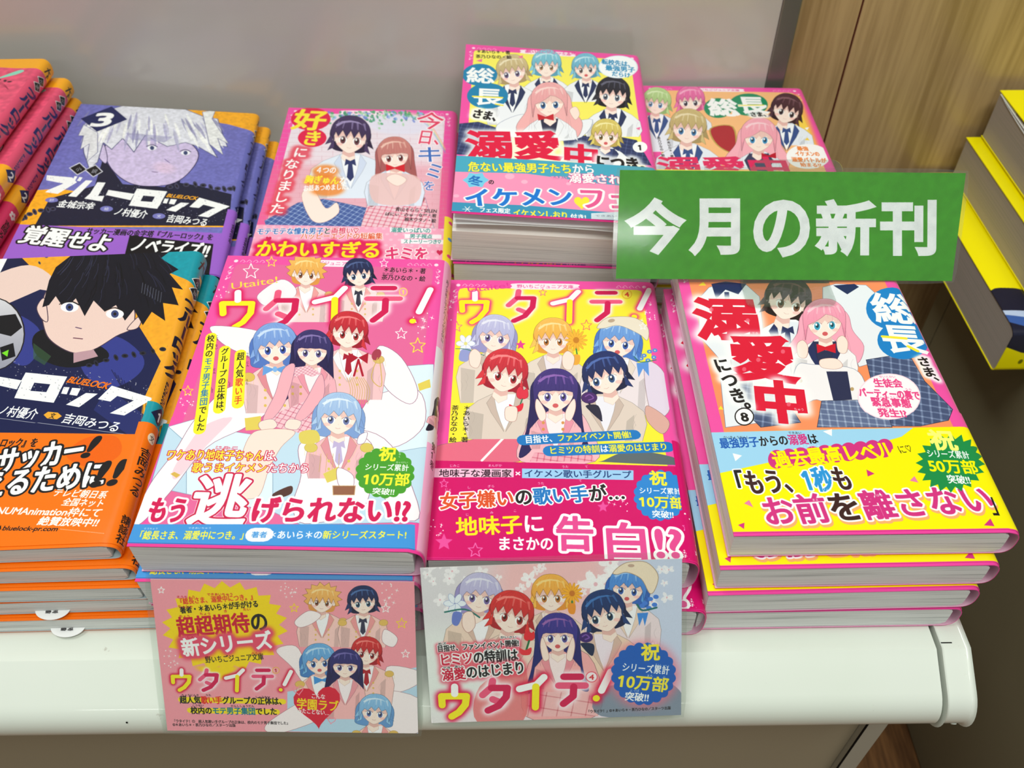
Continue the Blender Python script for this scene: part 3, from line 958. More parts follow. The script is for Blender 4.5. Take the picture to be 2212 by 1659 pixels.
def art_u1():
    W, L, T = SIZE['u1']
    c = sheet('u1', frame_of(260, 530, 720 / 1659), PINK, 8)
    c.tw = .0195
    series_frame(c, W, L, (233, 104, 158))
    # pale blue blocks they sit on
    BL_, BD, BE = (226, 241, 250), (196, 222, 240), (120, 150, 180)
    c.poly([(240, 905), (470, 840), (560, 900), (330, 985)], (244, 250, 253), ol=.1, oc=BE)
    c.poly([(240, 905), (330, 985), (330, 1240), (150, 1200)], BD, ol=.1, oc=BE)
    c.poly([(330, 985), (560, 930), (760, 960), (760, 1330), (330, 1240)], BL_, ol=.1, oc=BE)
    c.poly([(760, 950), (1100, 900), (1560, 820), (1530, 1380), (900, 1395), (760, 1330)], BD, ol=.1, oc=BE)
    c.poly([(1180, 620), (1560, 590), (1550, 1000), (1320, 1040)], BL_, ol=.1, oc=BE)
    WHT, SHD, LN = (250, 242, 247), (236, 206, 222), (150, 100, 130)
    # back row
    youth(c, 925, 135, 62, (246, 190, 96), (226, 150, 70), (255, 228, 160), 4, 'spiky', top=(248, 214, 214), lapel=(240, 160, 160), sh=2.1, blen=4.6, eye=(150, 90, 60), gold=(222, 186, 110))
    c.poly([(690, 240), (800, 170), (870, 210), (860, 260), (740, 300), (690, 280)], WHT, sm=True, ol=.08, oc=LN)
    youth(c, 1185, 140, 60, (40, 50, 92), (22, 26, 56), (90, 110, 160), -6, 'short', top=(248, 214, 214), lapel=(240, 160, 160), shirt=(252, 250, 250), tie=(50, 52, 70), sh=2.1, blen=4.6, eye=(50, 70, 110), gold=(222, 186, 110))
    c.text([('＊あいら＊・著', K)], (1310, 120), (1520, 128), 26, bold=.02)
    c.text('茶乃ひなの・絵', (1300, 158), (1518, 166), 26, bold=.02)
    c.text('ちゃの', (1303, 140), (1360, 142), 10)
    c.star(650, 130, 40, WH, .45)
    c.star(752, 82, 27, (250, 236, 60), .4)
    c.star(1312, 88, 22, WH, .35)
    c.text('Utaite!', (550, 202), (785, 168), 42, (250, 226, 70), sx=1.2)
    # the title runs behind the lower figures
    utaite_title(c, [(585, 320), (800, 320), (1050, 300), (1310, 290), (1490, 300)], 175)
    c.poly([(470, 400), (700, 430), (880, 520), (800, 600), (560, 520), (460, 440)], WHT, sm=True, ol=.1, oc=LN)     # left arm
    c.poly([(560, 700), (760, 780), (640, 900), (430, 1010), (250, 1230), (110, 1385), (70, 1370), (150, 1190), (270, 1030), (380, 860)], WHT, sm=True, ol=.12, oc=LN)
    c.poly([(420, 900), (560, 860), (430, 1000), (290, 1160), (260, 1130), (330, 1010)], (240, 190, 206), sm=True, alpha=.6)
    c.poly([(270, 1130), (300, 1145), (280, 1160), (250, 1140)], (220, 180, 80))
    c.poly([(1250, 760), (1480, 720), (1510, 900), (1350, 1010), (1180, 930)], WHT, sm=True, ol=.12, oc=LN)
    c.poly([(1180, 930), (1350, 1000), (1490, 1330), (1380, 1350), (1230, 1100)], WHT, sm=True, ol=.12, oc=LN)
    c.poly([(1290, 500), (1400, 560), (1480, 720), (1440, 790), (1330, 720), (1270, 600)], WHT, sm=True, ol=.12, oc=LN)
    youth(c, 1135, 430, 78, (214, 52, 62), (160, 24, 44), (250, 140, 140), 8, 'short', top=(246, 196, 200), lapel=(252, 240, 244), tie=(170, 24, 50), sh=2.2, blen=5.0, eye=(170, 50, 50), gold=(224, 190, 110), look=.5)
    for q in (-1, 1):
        c.poly([(1185, 560), (1185 + q * 50, 535), (1185 + q * 45, 590)], (176, 20, 46))
        c.line([(1185, 570), (1185 + q * 22, 650)], 1.0, (176, 20, 46))
    for k in range(9):
        c.line([(1130 + 10 * k, 660), (1145 + 12 * k, 720), (1135 + 12 * k, 790)], .25, (206, 172, 100))
    c.ell(1275, 545, 22, 30, (170, 60, 80), rot=30)
    c.line([(1280, 560), (1250, 660), (1300, 700), (1290, 560)], .4, (212, 176, 90))
    c.poly([(1480, 690), (1540, 665), (1545, 705), (1488, 725)], (232, 208, 90))
    # blue-haired sitter
    youth(c, 770, 500, 88, (136, 172, 230), (84, 120, 196), (216, 232, 252), -4, 'bob', top=(248, 206, 208), lapel=(226, 140, 150), shirt=(252, 250, 250), sh=1.7, blen=4.4, eye=(60, 84, 170), mouth=1, gold=(226, 190, 90))
    c.poly([(770, 618), (712, 598), (708, 650)], (104, 160, 226)); c.poly([(770, 618), (822, 598), (824, 648)], (104, 160, 226)); c.ell(770, 618, 12, 14, (130, 180, 236))
    c.poly([(620, 862), (700, 850), (700, 920), (625, 925)], (230, 206, 90))
    # long-haired girl in the middle
    youth(c, 955, 520, 76, (62, 54, 112), (38, 30, 78), (150, 130, 190), 3, 'long', top=(244, 176, 188), lapel=(236, 150, 168), shirt=(250, 236, 240), sh=1.5, blen=4.6, eye=(96, 84, 140))
    c.poly([(745, 850), (960, 760), (1010, 800), (940, 950), (740, 900)], (244, 196, 206), pat=('plaid', (200, 90, 120), 2.6, .5, 20))
    c.poly([(860, 610), (940, 600), (1000, 640), (955, 655), (905, 640), (868, 660)], (246, 206, 214), pat=('plaid', (210, 110, 140), 1.4, .35, 30))
    c.poly([(810, 620), (870, 600), (820, 780), (740, 880), (712, 860), (770, 740)], (244, 176, 188), sm=True, ol=.1, oc=LN)
    c.poly([(1000, 640), (1010, 760), (900, 880), (870, 860), (930, 760)], (244, 176, 188), sm=True, ol=.1, oc=LN)
    for x in (858, 898):
        for y in (706, 740): c.ell(x, y, 7, 7, (204, 160, 90))
    SK = (252, 226, 214)
    c.poly([(700, 880), (760, 870), (780, 905), (720, 930), (690, 905)], SK, sm=True, ol=.08, oc=LN)
    c.poly([(840, 870), (900, 880), (880, 920), (820, 910)], SK, sm=True, ol=.08, oc=LN)
    c.poly([(640, 960), (720, 920), (870, 930), (800, 1010), (740, 1120), (690, 1250), (600, 1250), (590, 1120)], SK, sm=True, ol=.1, oc=(190, 140, 130))
    c.poly([(760, 1240), (850, 1200), (850, 1240), (780, 1262)], (84, 50, 44), sm=True)
    # front sitter
    c.poly([(890, 1000), (1000, 950), (1160, 940), (1260, 1010), (1250, 1200), (1180, 1330), (920, 1390), (860, 1300), (900, 1150)], WHT, sm=True, ol=.12, oc=LN)
    youth(c, 1088, 850, 90, (176, 204, 238), (128, 160, 214), (236, 244, 252), 4, 'bob', top=(246, 190, 196), lapel=(228, 150, 160), tie=(196, 180, 220), sh=1.75, blen=4.0, eye=(110, 120, 170), gold=(222, 200, 96))
    for k in range(4):
        c.line([(1000 + 30 * k, 1040), (990 + 32 * k, 1130)], .2, (208, 170, 96))
    c.poly([(895, 935), (975, 925), (990, 980), (905, 990)], (226, 206, 96), sm=True)
    c.poly([(1010, 1140), (1085, 1105), (1100, 1160), (1030, 1185)], (226, 206, 96))
    c.poly([(1085, 1110), (1160, 1150), (1150, 1230), (1100, 1210), (1080, 1170)], (252, 250, 252), sm=True, ol=.1, oc=LN)
    c.poly([(1190, 950), (1230, 935), (1215, 985), (1180, 990)], (246, 248, 252), sm=True, ol=.1, oc=LN)
    c.poly([(1058, 1200), (1170, 1200), (1165, 1245), (1060, 1245)], (150, 96, 70), ol=.15, oc=(200, 160, 110))
    # title
    c.ell(1408, 232, 22, 22, (250, 214, 90)); c.ell(1408, 232, 18, 18, (248, 150, 190)); c.text('1', (1400, 232), (1416, 232), 26, (250, 230, 90), bold=.05)
    # vertical blurbs on yellow
    for p0, p1, wd_ in (((452, 455), (395, 920), 40), ((520, 520), (492, 815), 38), ((598, 540), (585, 790), 38)):
        c.line([p0, p1], 5.4, (250, 238, 40))
    c.text([('校内の', K), ('モテ男子集団', (30, 120, 180)), ('でした', K)], (452, 445), (398, 925), 34, bold=.03, vert=True)
    c.text('グループの正体は、', (522, 510), (490, 850), 34, K, bold=.03, vert=True)
    c.text([('超人気', K), ('歌い手', (226, 60, 40))], (600, 532), (585, 790), 34, bold=.03, vert=True)
    for s_, x, y in (('こう', 482, 460), ('ない', 478, 505), ('だん', 468, 625), ('しゅう', 456, 720), ('しょう', 543, 690), ('ちょう', 634, 548), ('にん', 634, 590), ('うた', 630, 680)):
        c.text(s_, (x, y - 14), (x, y + 14), 12, K, vert=True)
    # stars
    c.star(1398, 440, 30, WH, .4); c.star(1480, 500, 40, (250, 236, 60), .45); c.star(336, 725, 27, (250, 214, 60), .4)
    c.sparks(500, 230, 45, 9, seed=3); c.sparks(1500, 390, 70, 14, seed=4); c.sparks(330, 790, 50, 12, seed=5)
    # band text
    R_, G_ = (206, 22, 74), (72, 158, 44)
    c.text([('ワケあり地味子ちゃん', (250, 240, 60)), ('は、', WH)], (232, 1045), (812, 1050), 50, bold=.03, ol=[(.10, R_)])
    c.text([('歌うまイケメン', (250, 240, 60)), ('たちから', WH)], (360, 1108), (942, 1112), 46, bold=.03, ol=[(.10, R_)])
    c.text('じみこ', (470, 1010), (590, 1012), 15, WH, ol=[(.12, R_)])
    c.text('うた', (365, 1078), (405, 1078), 14, WH, ol=[(.12, R_)])
    c.text('もう', (145, 1318), (335, 1322), 118, (214, 16, 84), bold=.07, ol=[(.15, WH)])
    c.text('逃', (365, 1265), (640, 1272), 240, WH, bold=.05, ol=[(.085, WH), (.075, R_)])
    c.text('逃', (365, 1265), (640, 1272), 240, WH, bold=.048)
    c.text('げられない!?', (655, 1318), (1440, 1322), 120, (214, 16, 84), bold=.07, ol=[(.15, WH)])
    c.burst(1318, 1135, 148, 128, G_, 18, .93, scallop=True)
    c.text('祝', (1290, 1040), (1372, 1042), 66, (250, 240, 50), bold=.06)
    c.text('シリーズ累計', (1218, 1105), (1435, 1110), 32, WH, bold=.03)
    c.text([('10万部', (250, 240, 50))], (1208, 1165), (1440, 1168), 60, bold=.05)
    c.text('突破!!', (1255, 1225), (1365, 1230), 32, WH, bold=.04)
    c.text('しゅく', (1390, 1022), (1390, 1060), 12, WH, vert=True); c.text('るいけい', (1370, 1082), (1432, 1084), 10, WH)
    c.mmmode = True
    c.mmmode = False
    c.poly([(-60, 1393), (1466, 1393), (1466, 1560), (-60, 1560)], (66, 150, 222))
    c.mmmode = True
    c.poly([(-1, L - 1.4), (W + T + 5, L - 1.4), (W + T + 5, L + 2), (-1, L + 2)], (238, 60, 150))
    c.mmmode = False
    c.text([('「総長さま、溺愛中につき。」', (252, 240, 60))], (78, 1448), (640, 1448), 42, bold=.03)
    c.line([(665, 1446), (722, 1446)], 6.5, WH)
    c.text('著者', (656, 1446), (732, 1446), 30, (66, 150, 222), bold=.04)
    c.text([('＊あいら＊', WH), ('の', WH), ('新シリーズスタート!', (252, 240, 60))], (738, 1446), (1425, 1446), 40, bold=.03)
    c.text('そうちょう', (120, 1415), (190, 1415), 9, WH); c.text('できあいちゅう', (340, 1412), (455, 1412), 9, WH)
    # spine
    c.mmmode = True
    c.poly([(W - 1, -1), (W + T + 6, -1), (W + T + 6, L - 1.4), (W - 1, L - 1.4)], (244, 168, 204))
    c.poly([(W - 1, 62), (W + T + 6, 62), (W + T + 6, 120), (W - 1, 120)], (233, 226, 232))
    youth(c, W + 8, 96, 5, (60, 54, 70), (36, 30, 50), (120, 110, 150), style='long', top=(244, 176, 188), blen=3.2)
    c.text('超人気歌い手グループの正体は、', (W + 3, 12), (W + 3, 60), 3, K, vert=True)
    c.text('ウタイテ！', (W + 9, 14), (W + 9, 58), 8, (226, 40, 110), bold=.06, vert=True)
    c.text('第1巻', (W + 3.6, 118), (W + 3.6, 132), 4, K, bold=.03, vert=True)
    c.mmmode = False
    return c


def art_u4():
    W, L, T = SIZE['u4']
    c = sheet('u4', frame_of(900, 580, 660 / 1404), PINK, 8)
    c.tw = .0225
    series_frame(c, W, L, (252, 236, 58))
    TA, TD, LN = (232, 216, 204), (206, 184, 172), (140, 110, 110)
    utaite_title(c, [(268, 178), (480, 172), (690, 175), (870, 172), (1028, 160)], 138, (238, 40, 140))
    c.sparks(145, 200, 60, 10, seed=6); c.sparks(1080, 215, 60, 12, seed=7)
    youth(c, 360, 305, 72, (204, 204, 236), (156, 152, 204), (240, 240, 252), 8, 'bob', top=TA, lapel=TD, sh=2.3, blen=5, eye=(120, 100, 160))
    youth(c, 627, 320, 72, (250, 196, 96), (232, 156, 60), (255, 232, 170), 0, 'short', top=TA, lapel=TD, shirt=(240, 228, 236), sh=2.1, blen=5, eye=(190, 120, 60))
    youth(c, 930, 330, 76, (124, 172, 232), (76, 120, 200), (200, 226, 250), 8, 'bob', top=(238, 224, 228), lapel=TA, sh=2.2, blen=5.2, eye=(60, 90, 170), mouth=1)
    # bucket hat
    c.poly([(828, 272), (860, 235), (905, 222), (1000, 226), (1062, 270), (1060, 330), (1020, 300), (930, 262), (860, 275)], (238, 226, 206), sm=True, ol=.12, oc=(160, 140, 120))
    c.ell(895, 240, 16, 8, (190, 165, 140), rot=-10)
    c.poly([(1050, 430), (1140, 480), (1165, 640), (1100, 690), (1060, 600)], (228, 214, 232), sm=True, ol=.1, oc=LN)
    c.poly([(1060, 630), (1160, 700), (1130, 760), (1060, 700)], (222, 172, 160), sm=True, ol=.1, oc=LN)
    # flowers
    for k in range(6):
        a = k * 1.05
        c.ell(225 + 24 * math.cos(a), 345 + 24 * math.sin(a), 20, 12, (240, 244, 252), rot=math.degrees(a), ol=.06, oc=(130, 150, 200))
    c.ell(225, 345, 8, 8, (230, 226, 140))
    c.poly([(205, 375), (250, 372), (235, 425), (195, 420)], (150, 160, 214), sm=True)
    c.line([(180, 368), (230, 372), (310, 400)], .5, (60, 130, 110))
    for k in range(14):
        a = k * .449
        c.ell(733 + 30 * math.cos(a), 330 + 30 * math.sin(a), 22, 6, (250, 184, 60), rot=math.degrees(a), ol=.05, oc=(206, 130, 30))
    c.ell(733, 330, 14, 14, (206, 130, 40))
    c.line([(733, 370), (738, 400)], .7, (60, 130, 70)); c.poly([(715, 400), (750, 400), (745, 440), (712, 440)], (240, 170, 60), sm=True)
    for dx, dy in ((0, 0), (25, -18), (45, 8), (18, 22), (-14, 14), (50, -24)):
        c.ell(1045 + dx, 400 + dy, 12, 9, (92, 140, 220)); c.ell(1045 + dx, 400 + dy, 3, 3, (250, 240, 150))
    c.line([(1000, 405), (1030, 430), (1100, 420)], .6, (50, 120, 110))
    c.poly([(1010, 435), (1065, 430), (1068, 495), (1040, 460), (1020, 500)], (96, 150, 224))
    for x, y in ((272, 395), (700, 405)):
        c.poly([(x - 30, y), (x - 5, y - 25), (x + 25, y + 5), (x + 10, y + 60), (x - 25, y + 50)], (252, 228, 216), sm=True, ol=.1, oc=(180, 130, 120))
    # front row
    c.poly([(90, 820), (250, 790), (430, 740), (480, 780), (470, 890), (90, 890)], (232, 108, 134), sm=True, ol=.1, oc=LN)
    c.line([(420, 760), (300, 885)], 1.2, (250, 244, 246), sm=False)
    youth(c, 405, 480, 84, (222, 56, 66), (164, 24, 46), (250, 150, 150), 12, 'short', top=(226, 208, 196), lapel=TD, shirt=(244, 244, 250), sh=2.1, blen=4.2, eye=(170, 40, 50), look=.6)
    youth(c, 868, 490, 84, (36, 52, 110), (20, 26, 64), (90, 120, 190), -14, 'short', top=(226, 208, 196), lapel=TD, shirt=(240, 236, 246), sh=2.1, blen=4.2, eye=(50, 80, 130), look=-.8)
    c.poly([(560, 640), (720, 640), (800, 740), (820, 890), (480, 890), (500, 740)], (246, 186, 196), sm=True, ol=.1, oc=LN)
    youth(c, 638, 570, 84, (72, 54, 130), (38, 28, 88), (160, 110, 190), 0, 'long', top=(246, 180, 190), lapel=(236, 150, 170), shirt=(252, 236, 240), sh=1.4, blen=3.6, eye=(100, 84, 160), mouth=1)
    for q in (-1, 1):
        c.poly([(638 + q * 50, 650), (638 + q * 85, 600), (638 + q * 92, 645), (638 + q * 70, 700), (638 + q * 45, 690)], (253, 230, 220), sm=True, ol=.1, oc=(190, 140, 130))
    for x in (582, 672): 
        for y in (710, 740): c.ell(x, y, 7, 7, (220, 150, 80))
    c.poly([(540, 850), (800, 850), (820, 890), (520, 890)], (240, 170, 185), pat=('plaid', (206, 80, 110), 3, .6, 10))
    # tulip and rose
    c.poly([(460, 560), (478, 542), (492, 560), (508, 552), (512, 590), (486, 602), (462, 592)], (226, 50, 72), sm=True, ol=.08, oc=(150, 20, 40))
    c.line([(486, 600), (470, 640), (440, 700)], .6, (40, 110, 70)); c.poly([(425, 625), (455, 635), (490, 620), (480, 655), (440, 655)], (232, 40, 60), sm=True)
    c.poly([(410, 640), (460, 640), (455, 700), (410, 695)], (252, 228, 216), sm=True, ol=.1, oc=(180, 130, 120))
    c.ell(793, 595, 36, 26, (72, 34, 104), ol=.1, oc=(40, 16, 60)); c.line([(775, 590), (795, 580), (812, 596), (790, 606)], .6, (130, 80, 160)); c.line([(793, 620), (810, 660), (850, 700)], .9, (36, 30, 60))
    c.poly([(780, 630), (835, 632), (850, 700), (790, 650)], (38, 36, 60), sm=True)
    c.poly([(860, 885), (960, 845), (1090, 850), (1210, 880), (1215, 905), (860, 892)], (92, 104, 110), sm=True)
    # title
    c.text('Utaite!', (232, 95), (425, 75), 34, (232, 60, 150))
    c.ell(966, 118, 24, 22, (236, 190, 40)); c.ell(966, 118, 20, 18, (250, 224, 80)); c.text('4', (957, 118), (975, 118), 26, (214, 60, 40), bold=.05)
    c.star(580, 110, 18, (240, 90, 150), .35); c.star(780, 262, 26, (240, 90, 110), .35); c.star(184, 268, 26, (240, 90, 150), .35)
    c.star(478, 352, 24, (236, 60, 150), fill=True); c.star(1040, 265, 18, WH, .3)
    c.text('＊あいら＊・著', (232, 628), (220, 800), 30, K, bold=.02, vert=True)
    c.text('茶乃ひなの・絵', (178, 628), (166, 800), 30, K, bold=.02, vert=True)
    BLU = (22, 120, 196)
    c.line([(490, 792), (1000, 765)], 6.0, BLU); c.line([(610, 842), (1152, 822)], 6.0, BLU)
    c.text([('目指せ、', WH), ('ファンイベント', (250, 236, 60)), ('開催!', (250, 236, 60))], (498, 790), (985, 764), 34, bold=.04)
    c.text([('ヒミツの特訓', (250, 236, 60)), ('は', WH), ('溺愛のはじまり', (250, 236, 60))], (608, 840), (1152, 820), 34, bold=.04)
    # band
    c.poly([(60, 884), (1235, 912), (1340, 1400), (20, 1400)], HOT)
    c.poly([(82, 920), (446, 922), (446, 962), (80, 962)], (250, 196, 222)); c.poly([(484, 922), (996, 930), (996, 975), (484, 966)], (160, 206, 244))
    c.text('地味子な漫画家', (104, 942), (436, 944), 34, (50, 24, 40), bold=.03)
    c.text('×', (452, 944), (478, 944), 34, WH, bold=.05)
    c.text([('イケメン', (30, 60, 120)), ('歌い手', (30, 60, 120)), ('グループ', (30, 60, 120))], (494, 944), (985, 950), 34, bold=.03)
    c.text([('女子嫌い', (226, 84, 40)), ('の', K), ('歌い手', (30, 120, 196)), ('が…', K)], (108, 1072), (955, 1028), 74, bold=.05, ol=[(.13, WH)])
    c.text([('地味子', (250, 232, 30)), ('に', WH)], (182, 1190), (585, 1172), 84, bold=.05)
    c.text('まさかの', (372, 1268), (628, 1268), 62, WH, bold=.05)
    c.text('告', (640, 1218), (812, 1222), 150, (232, 74, 148), bold=.05, ol=[(.14, WH)])
    c.text('白!?', (850, 1255), (1215, 1262), 165, (232, 74, 148), bold=.05, ol=[(.13, WH)])
    c.text('告', (640, 1218), (812, 1222), 150, (232, 74, 148), bold=.05)
    c.burst(1120, 1045, 125, 118, (44, 134, 212), 18, .92, scallop=True)
    c.text('祝', (1070, 962), (1148, 968), 62, (250, 236, 60), bold=.06)
    c.text('シリーズ累計', (1022, 1022), (1212, 1026), 28, WH, bold=.03)
    c.text('10万部', (1020, 1072), (1228, 1080), 52, (250, 236, 60), bold=.05)
    c.text('突破!!', (1082, 1130), (1180, 1134), 32, WH, bold=.04)
    for s_, x, y in (('じみこ', 175, 908), ('まんがか', 360, 908), ('うた', 682, 914), ('て', 780, 914), ('じょ', 145, 1018), ('し', 240, 1008), ('ぎら', 342, 1003), ('うた', 570, 990), ('て', 752, 978), ('じ', 232, 1133), ('み', 345, 1124), ('こ', 452, 1116), ('とっぱ', 1115, 1108), ('まんぶ', 1170, 1048)):
        c.text(s_, (x - 8 * len(s_), y), (x + 8 * len(s_), y), 12, WH)
    c.star(126, 1262, 42, (236, 80, 160), fill=True); c.star(856, 1098, 28, (236, 80, 160), fill=True)
    c.star(270, 1300, 34, (240, 110, 180), .4); c.star(126, 990, 20, (240, 110, 180), .35); c.star(1240, 1190, 20, (240, 110, 180), .35)
    c.sparks(95, 1180, 50, 12, seed=8); c.sparks(935, 1080, 55, 10, seed=9); c.sparks(1245, 1340, 60, 14, seed=10)
    # spine
    c.mmmode = True
    c.poly([(W - 1.5, -1), (W + T + 6, -1), (W + T + 6, 110), (W - 1.5, 110)], (240, 90, 170))
    c.poly([(W - 3, 110), (W + T + 6, 110), (W + T + 6, L + 1), (W - 3, L + 1)], HOT)
    c.sparks(W + 4, 160, 9, 0, seed=1)
    for k in range(12):
        c.ell(W - 2 + (k * 37 % 16), 150 + (k * 53 % 22), .45, .45, WH, n=8)
    c.spark(W + 4, 158, 1.6); c.spark(W + 1, 168, 1.4)
    c.text('ウタイテ！', (W + 8, 14), (W + 8, 70), 9, WH, bold=.05, vert=True)
    c.poly([(-1, L - 1.0), (W + T + 5, L - 1.0), (W + T + 5, L + 2), (-1, L + 2)], (226, 40, 130))
    c.mmmode = False
    return c


def art_s8():
    W, L, T = SIZE['s8']
    c = sheet('s8', frame_of(1400, 560, 812 / 1604), PINK, 8)
    series_frame(c, W, L, (250, 146, 96))
    GR, NV, LN = (236, 238, 244), (34, 46, 92), (110, 120, 150)
    PL = (70, 84, 120)
    # figures in blazers
    c.poly([(215, 170), (260, 120), (330, 100), (420, 110), (475, 160), (490, 300), (480, 700), (330, 720), (300, 420), (220, 330)], GR, sm=False, ol=.12, oc=LN)
    c.poly([(270, 105), (330, 95), (420, 105), (385, 150), (330, 130), (290, 170)], NV)
    c.poly([(325, 140), (345, 140), (350, 200), (330, 215)], NV)
    c.poly([(745, 120), (800, 105), (930, 110), (1010, 180), (1040, 420), (900, 460), (820, 300), (745, 200)], GR, ol=.12, oc=LN)
    c.poly([(790, 112), (850, 150), (900, 118), (880, 105)], NV)
    c.poly([(930, 430), (1110, 400), (1180, 520), (1300, 640), (1280, 690), (1160, 715), (1000, 715)], PL, pat=('plaid', (140, 156, 190), 4, .9, 15), ol=.12, oc=(30, 36, 60))
    c.poly([(350, 430), (480, 430), (650, 700), (480, 720), (400, 640)], PL, pat=('plaid', (140, 156, 190), 4, .9, 15), ol=.12, oc=(30, 36, 60))
    youth(c, 595, 175, 80, (62, 40, 40), (36, 22, 24), (120, 84, 80), 14, 'short', top=(244, 244, 248), lapel=NV, shirt=(232, 236, 244), tie=NV, sh=1.9, blen=5.5, eye=(120, 80, 60), look=.7)
    youth(c, 752, 265, 74, (250, 168, 190), (232, 120, 156), (255, 214, 224), -3, 'wavy', top=(246, 240, 242), lapel=NV, shirt=(40, 46, 80), sh=1.8, blen=5.0, eye=(60, 160, 190), mouth=1)
    c.poly([(755, 375), (718, 362), (722, 402), (755, 388), (800, 402), (800, 360)], (214, 24, 48))
    c.poly([(640, 450), (700, 450), (880, 470), (930, 560), (890, 640), (800, 640), (720, 600), (650, 620), (620, 520)], (246, 240, 242), sm=True, ol=.12, oc=LN)
    c.poly([(760, 480), (850, 480), (870, 600), (790, 605)], (40, 46, 80))
    c.poly([(740, 605), (1000, 600), (1040, 720), (720, 720)], (96, 110, 146), pat=('plaid', (170, 184, 210), 3.4, .8, 8), ol=.1, oc=(30, 36, 60))
    for x, y in ((660, 385), (830, 365)):
        c.poly([(x - 25, y - 20), (x, y - 38), (x + 22, y - 10), (x + 14, y + 35), (x - 18, y + 30)], (253, 228, 216), sm=True, ol=.1, oc=(180, 130, 120))
    c.poly([(735, 430), (800, 425), (830, 455), (800, 470), (740, 462)], (253, 228, 216), sm=True, ol=.1, oc=(180, 130, 120))
    for q in ((650, 520), (870, 555)): c.ell(q[0], q[1], 8, 8, (190, 160, 110))
    # titles
    RD = (226, 22, 56)
    c.ell(1042, 210, 112, 90, (20, 130, 204)); c.ell(1090, 345, 112, 82, (20, 130, 204))
    c.text('総', (958, 205), (1132, 212), 118, WH, bold=.05, sq=True)
    c.text('長', (998, 335), (1176, 343), 112, WH, bold=.05, sq=True)
    c.line([(1120, 150), (1150, 175)], 1.7, (250, 232, 60), sm=False); c.line([(1000, 330), (1100, 338)], 1.7, (250, 232, 60), sm=False)
    c.line([(1110, 372), (1150, 392)], 1.7, (250, 232, 60), sm=False)
    c.text('さま、', (1165, 415), (1232, 545), 50, K, bold=.075, vert=True, glow=(.3, WH, .9), sq=True)
    c.text('溺', (205, 250), (470, 255), 165, RD, bold=.085, glow=(.12, WH, .9), sq=True)
    c.text('愛', (355, 415), (620, 430), 180, RD, bold=.085, glow=(.12, WH, .9), sq=True)
    c.text('中', (452, 600), (680, 618), 165, RD, bold=.09, glow=(.12, WH, .9), sq=True)
    for x, y in ((270, 215), (425, 262), (410, 470), (575, 395), (470, 430), (600, 620)): c.ell(x, y, 9, 9, (244, 110, 130), alpha=.8)
    c.text('につき。', (300, 420), (430, 680), 62, K, bold=.08, vert=True, glow=(.3, WH, .9), sq=True)
    c.ell(410, 673, 42, 40, K); c.ell(410, 673, 37, 35, WH); c.text('8', (396, 673), (424, 673), 48, K, bold=.06)
    c.text('でき', (442, 315), (470, 317), 10, WH); c.text('あい', (572, 493), (600, 495), 10, WH); c.text('ちゅう', (622, 640), (665, 643), 11, WH)
    c.ell(1028, 588, 135, 100, (252, 220, 232)); c.ell(1028, 588, 130, 96, (255, 246, 250))
    HP = (236, 70, 136)
    c.text('生徒会', (962, 528), (1082, 530), 34, HP, bold=.06)
    c.text('パーティーの裏で', (898, 568), (1158, 582), 36, HP, bold=.06)
    c.text('緊急事態', (952, 608), (1120, 616), 36, HP, bold=.06)
    c.text('発生!?', (980, 656), (1100, 660), 36, HP, bold=.06)
    for s_, x, y in (('せいとかい', 1020, 502), ('うら', 1110, 556), ('きんきゅうじたい', 1030, 590), ('はっせい', 1010, 634)):
        c.text(s_, (x - 7 * len(s_), y), (x + 7 * len(s_), y), 10, HP)
    c.poly([(300, 640), (310, 625), (322, 642)], (250, 226, 60)); c.poly([(215, 112), (235, 96), (248, 112)], (250, 226, 60))
    # band
    YE, LB, MG = (255, 241, 0), (160, 212, 242), (214, 50, 130)
    c.poly([(240, 742), (1400, 715), (1660, 1240), (350, 1240)], YE)
    c.poly([(240, 742), (1130, 722), (1080, 760), (800, 840), (560, 860), (290, 918)], LB)
    c.poly([(745, 738), (783, 728), (783, 758)], WH); c.poly([(360, 830), (400, 840), (372, 864)], WH)
    c.text([('最強男子', (26, 90, 180)), ('からの', K), ('溺愛', MG), ('は', K)], (305, 788), (720, 768), 42, bold=.04)
    for k in range(10): c.ell(548 + 51 * k, 856 - 5.2 * k, 37, 40, MG)
    c.text('過去最高レベル', (532, 858), (1045, 812), 66, YE, bold=.06)
    c.text('に♡', (1065, 816), (1130, 808), 34, K)
    c.text([('「', K), ('もう、', (60, 30, 30)), ('1秒', (40, 150, 220)), ('も', (60, 30, 30))], (330, 958), (862, 935), 100, bold=.05, ol=[(.10, WH)])
    OR = (250, 176, 110)
    c.text([('お前を', OR), ('離さない', OR)], (492, 1090), (1468, 1030), 118, bold=.05, ol=[(.13, OR)])
    c.text([('お前', MG), ('を', (60, 30, 30)), ('離さない', MG)], (486, 1080), (1462, 1020), 118, bold=.05, ol=[(.11, WH)])
    c.text('」', (1450, 1040), (1520, 1042), 100, K, bold=.02)
    for s_, x, y in (('さいきょうだんし', 375, 762), ('できあい', 625, 744), ('かこさいこう', 690, 800), ('びょう', 762, 985), ('まえ', 712, 1030), ('はな', 985, 1010)):
        c.text(s_, (x - 7 * len(s_), y), (x + 7 * len(s_), y), 11, K if y < 770 else WH)
    for p in ([(408, 1045), (430, 1030), (448, 1062)], [(930, 900), (965, 918), (936, 930)], [(1115, 948), (1135, 928), (1152, 956)], [(382, 1138), (410, 1128), (408, 1156)], [(1430, 1140), (1458, 1110), (1475, 1144)]):
        c.poly(p, MG if p[0][0] != 408 and p[0][0] != 1115 else (236, 130, 170))
    c.burst(1290, 872, 150, 128, (20, 140, 72), 20, .80)
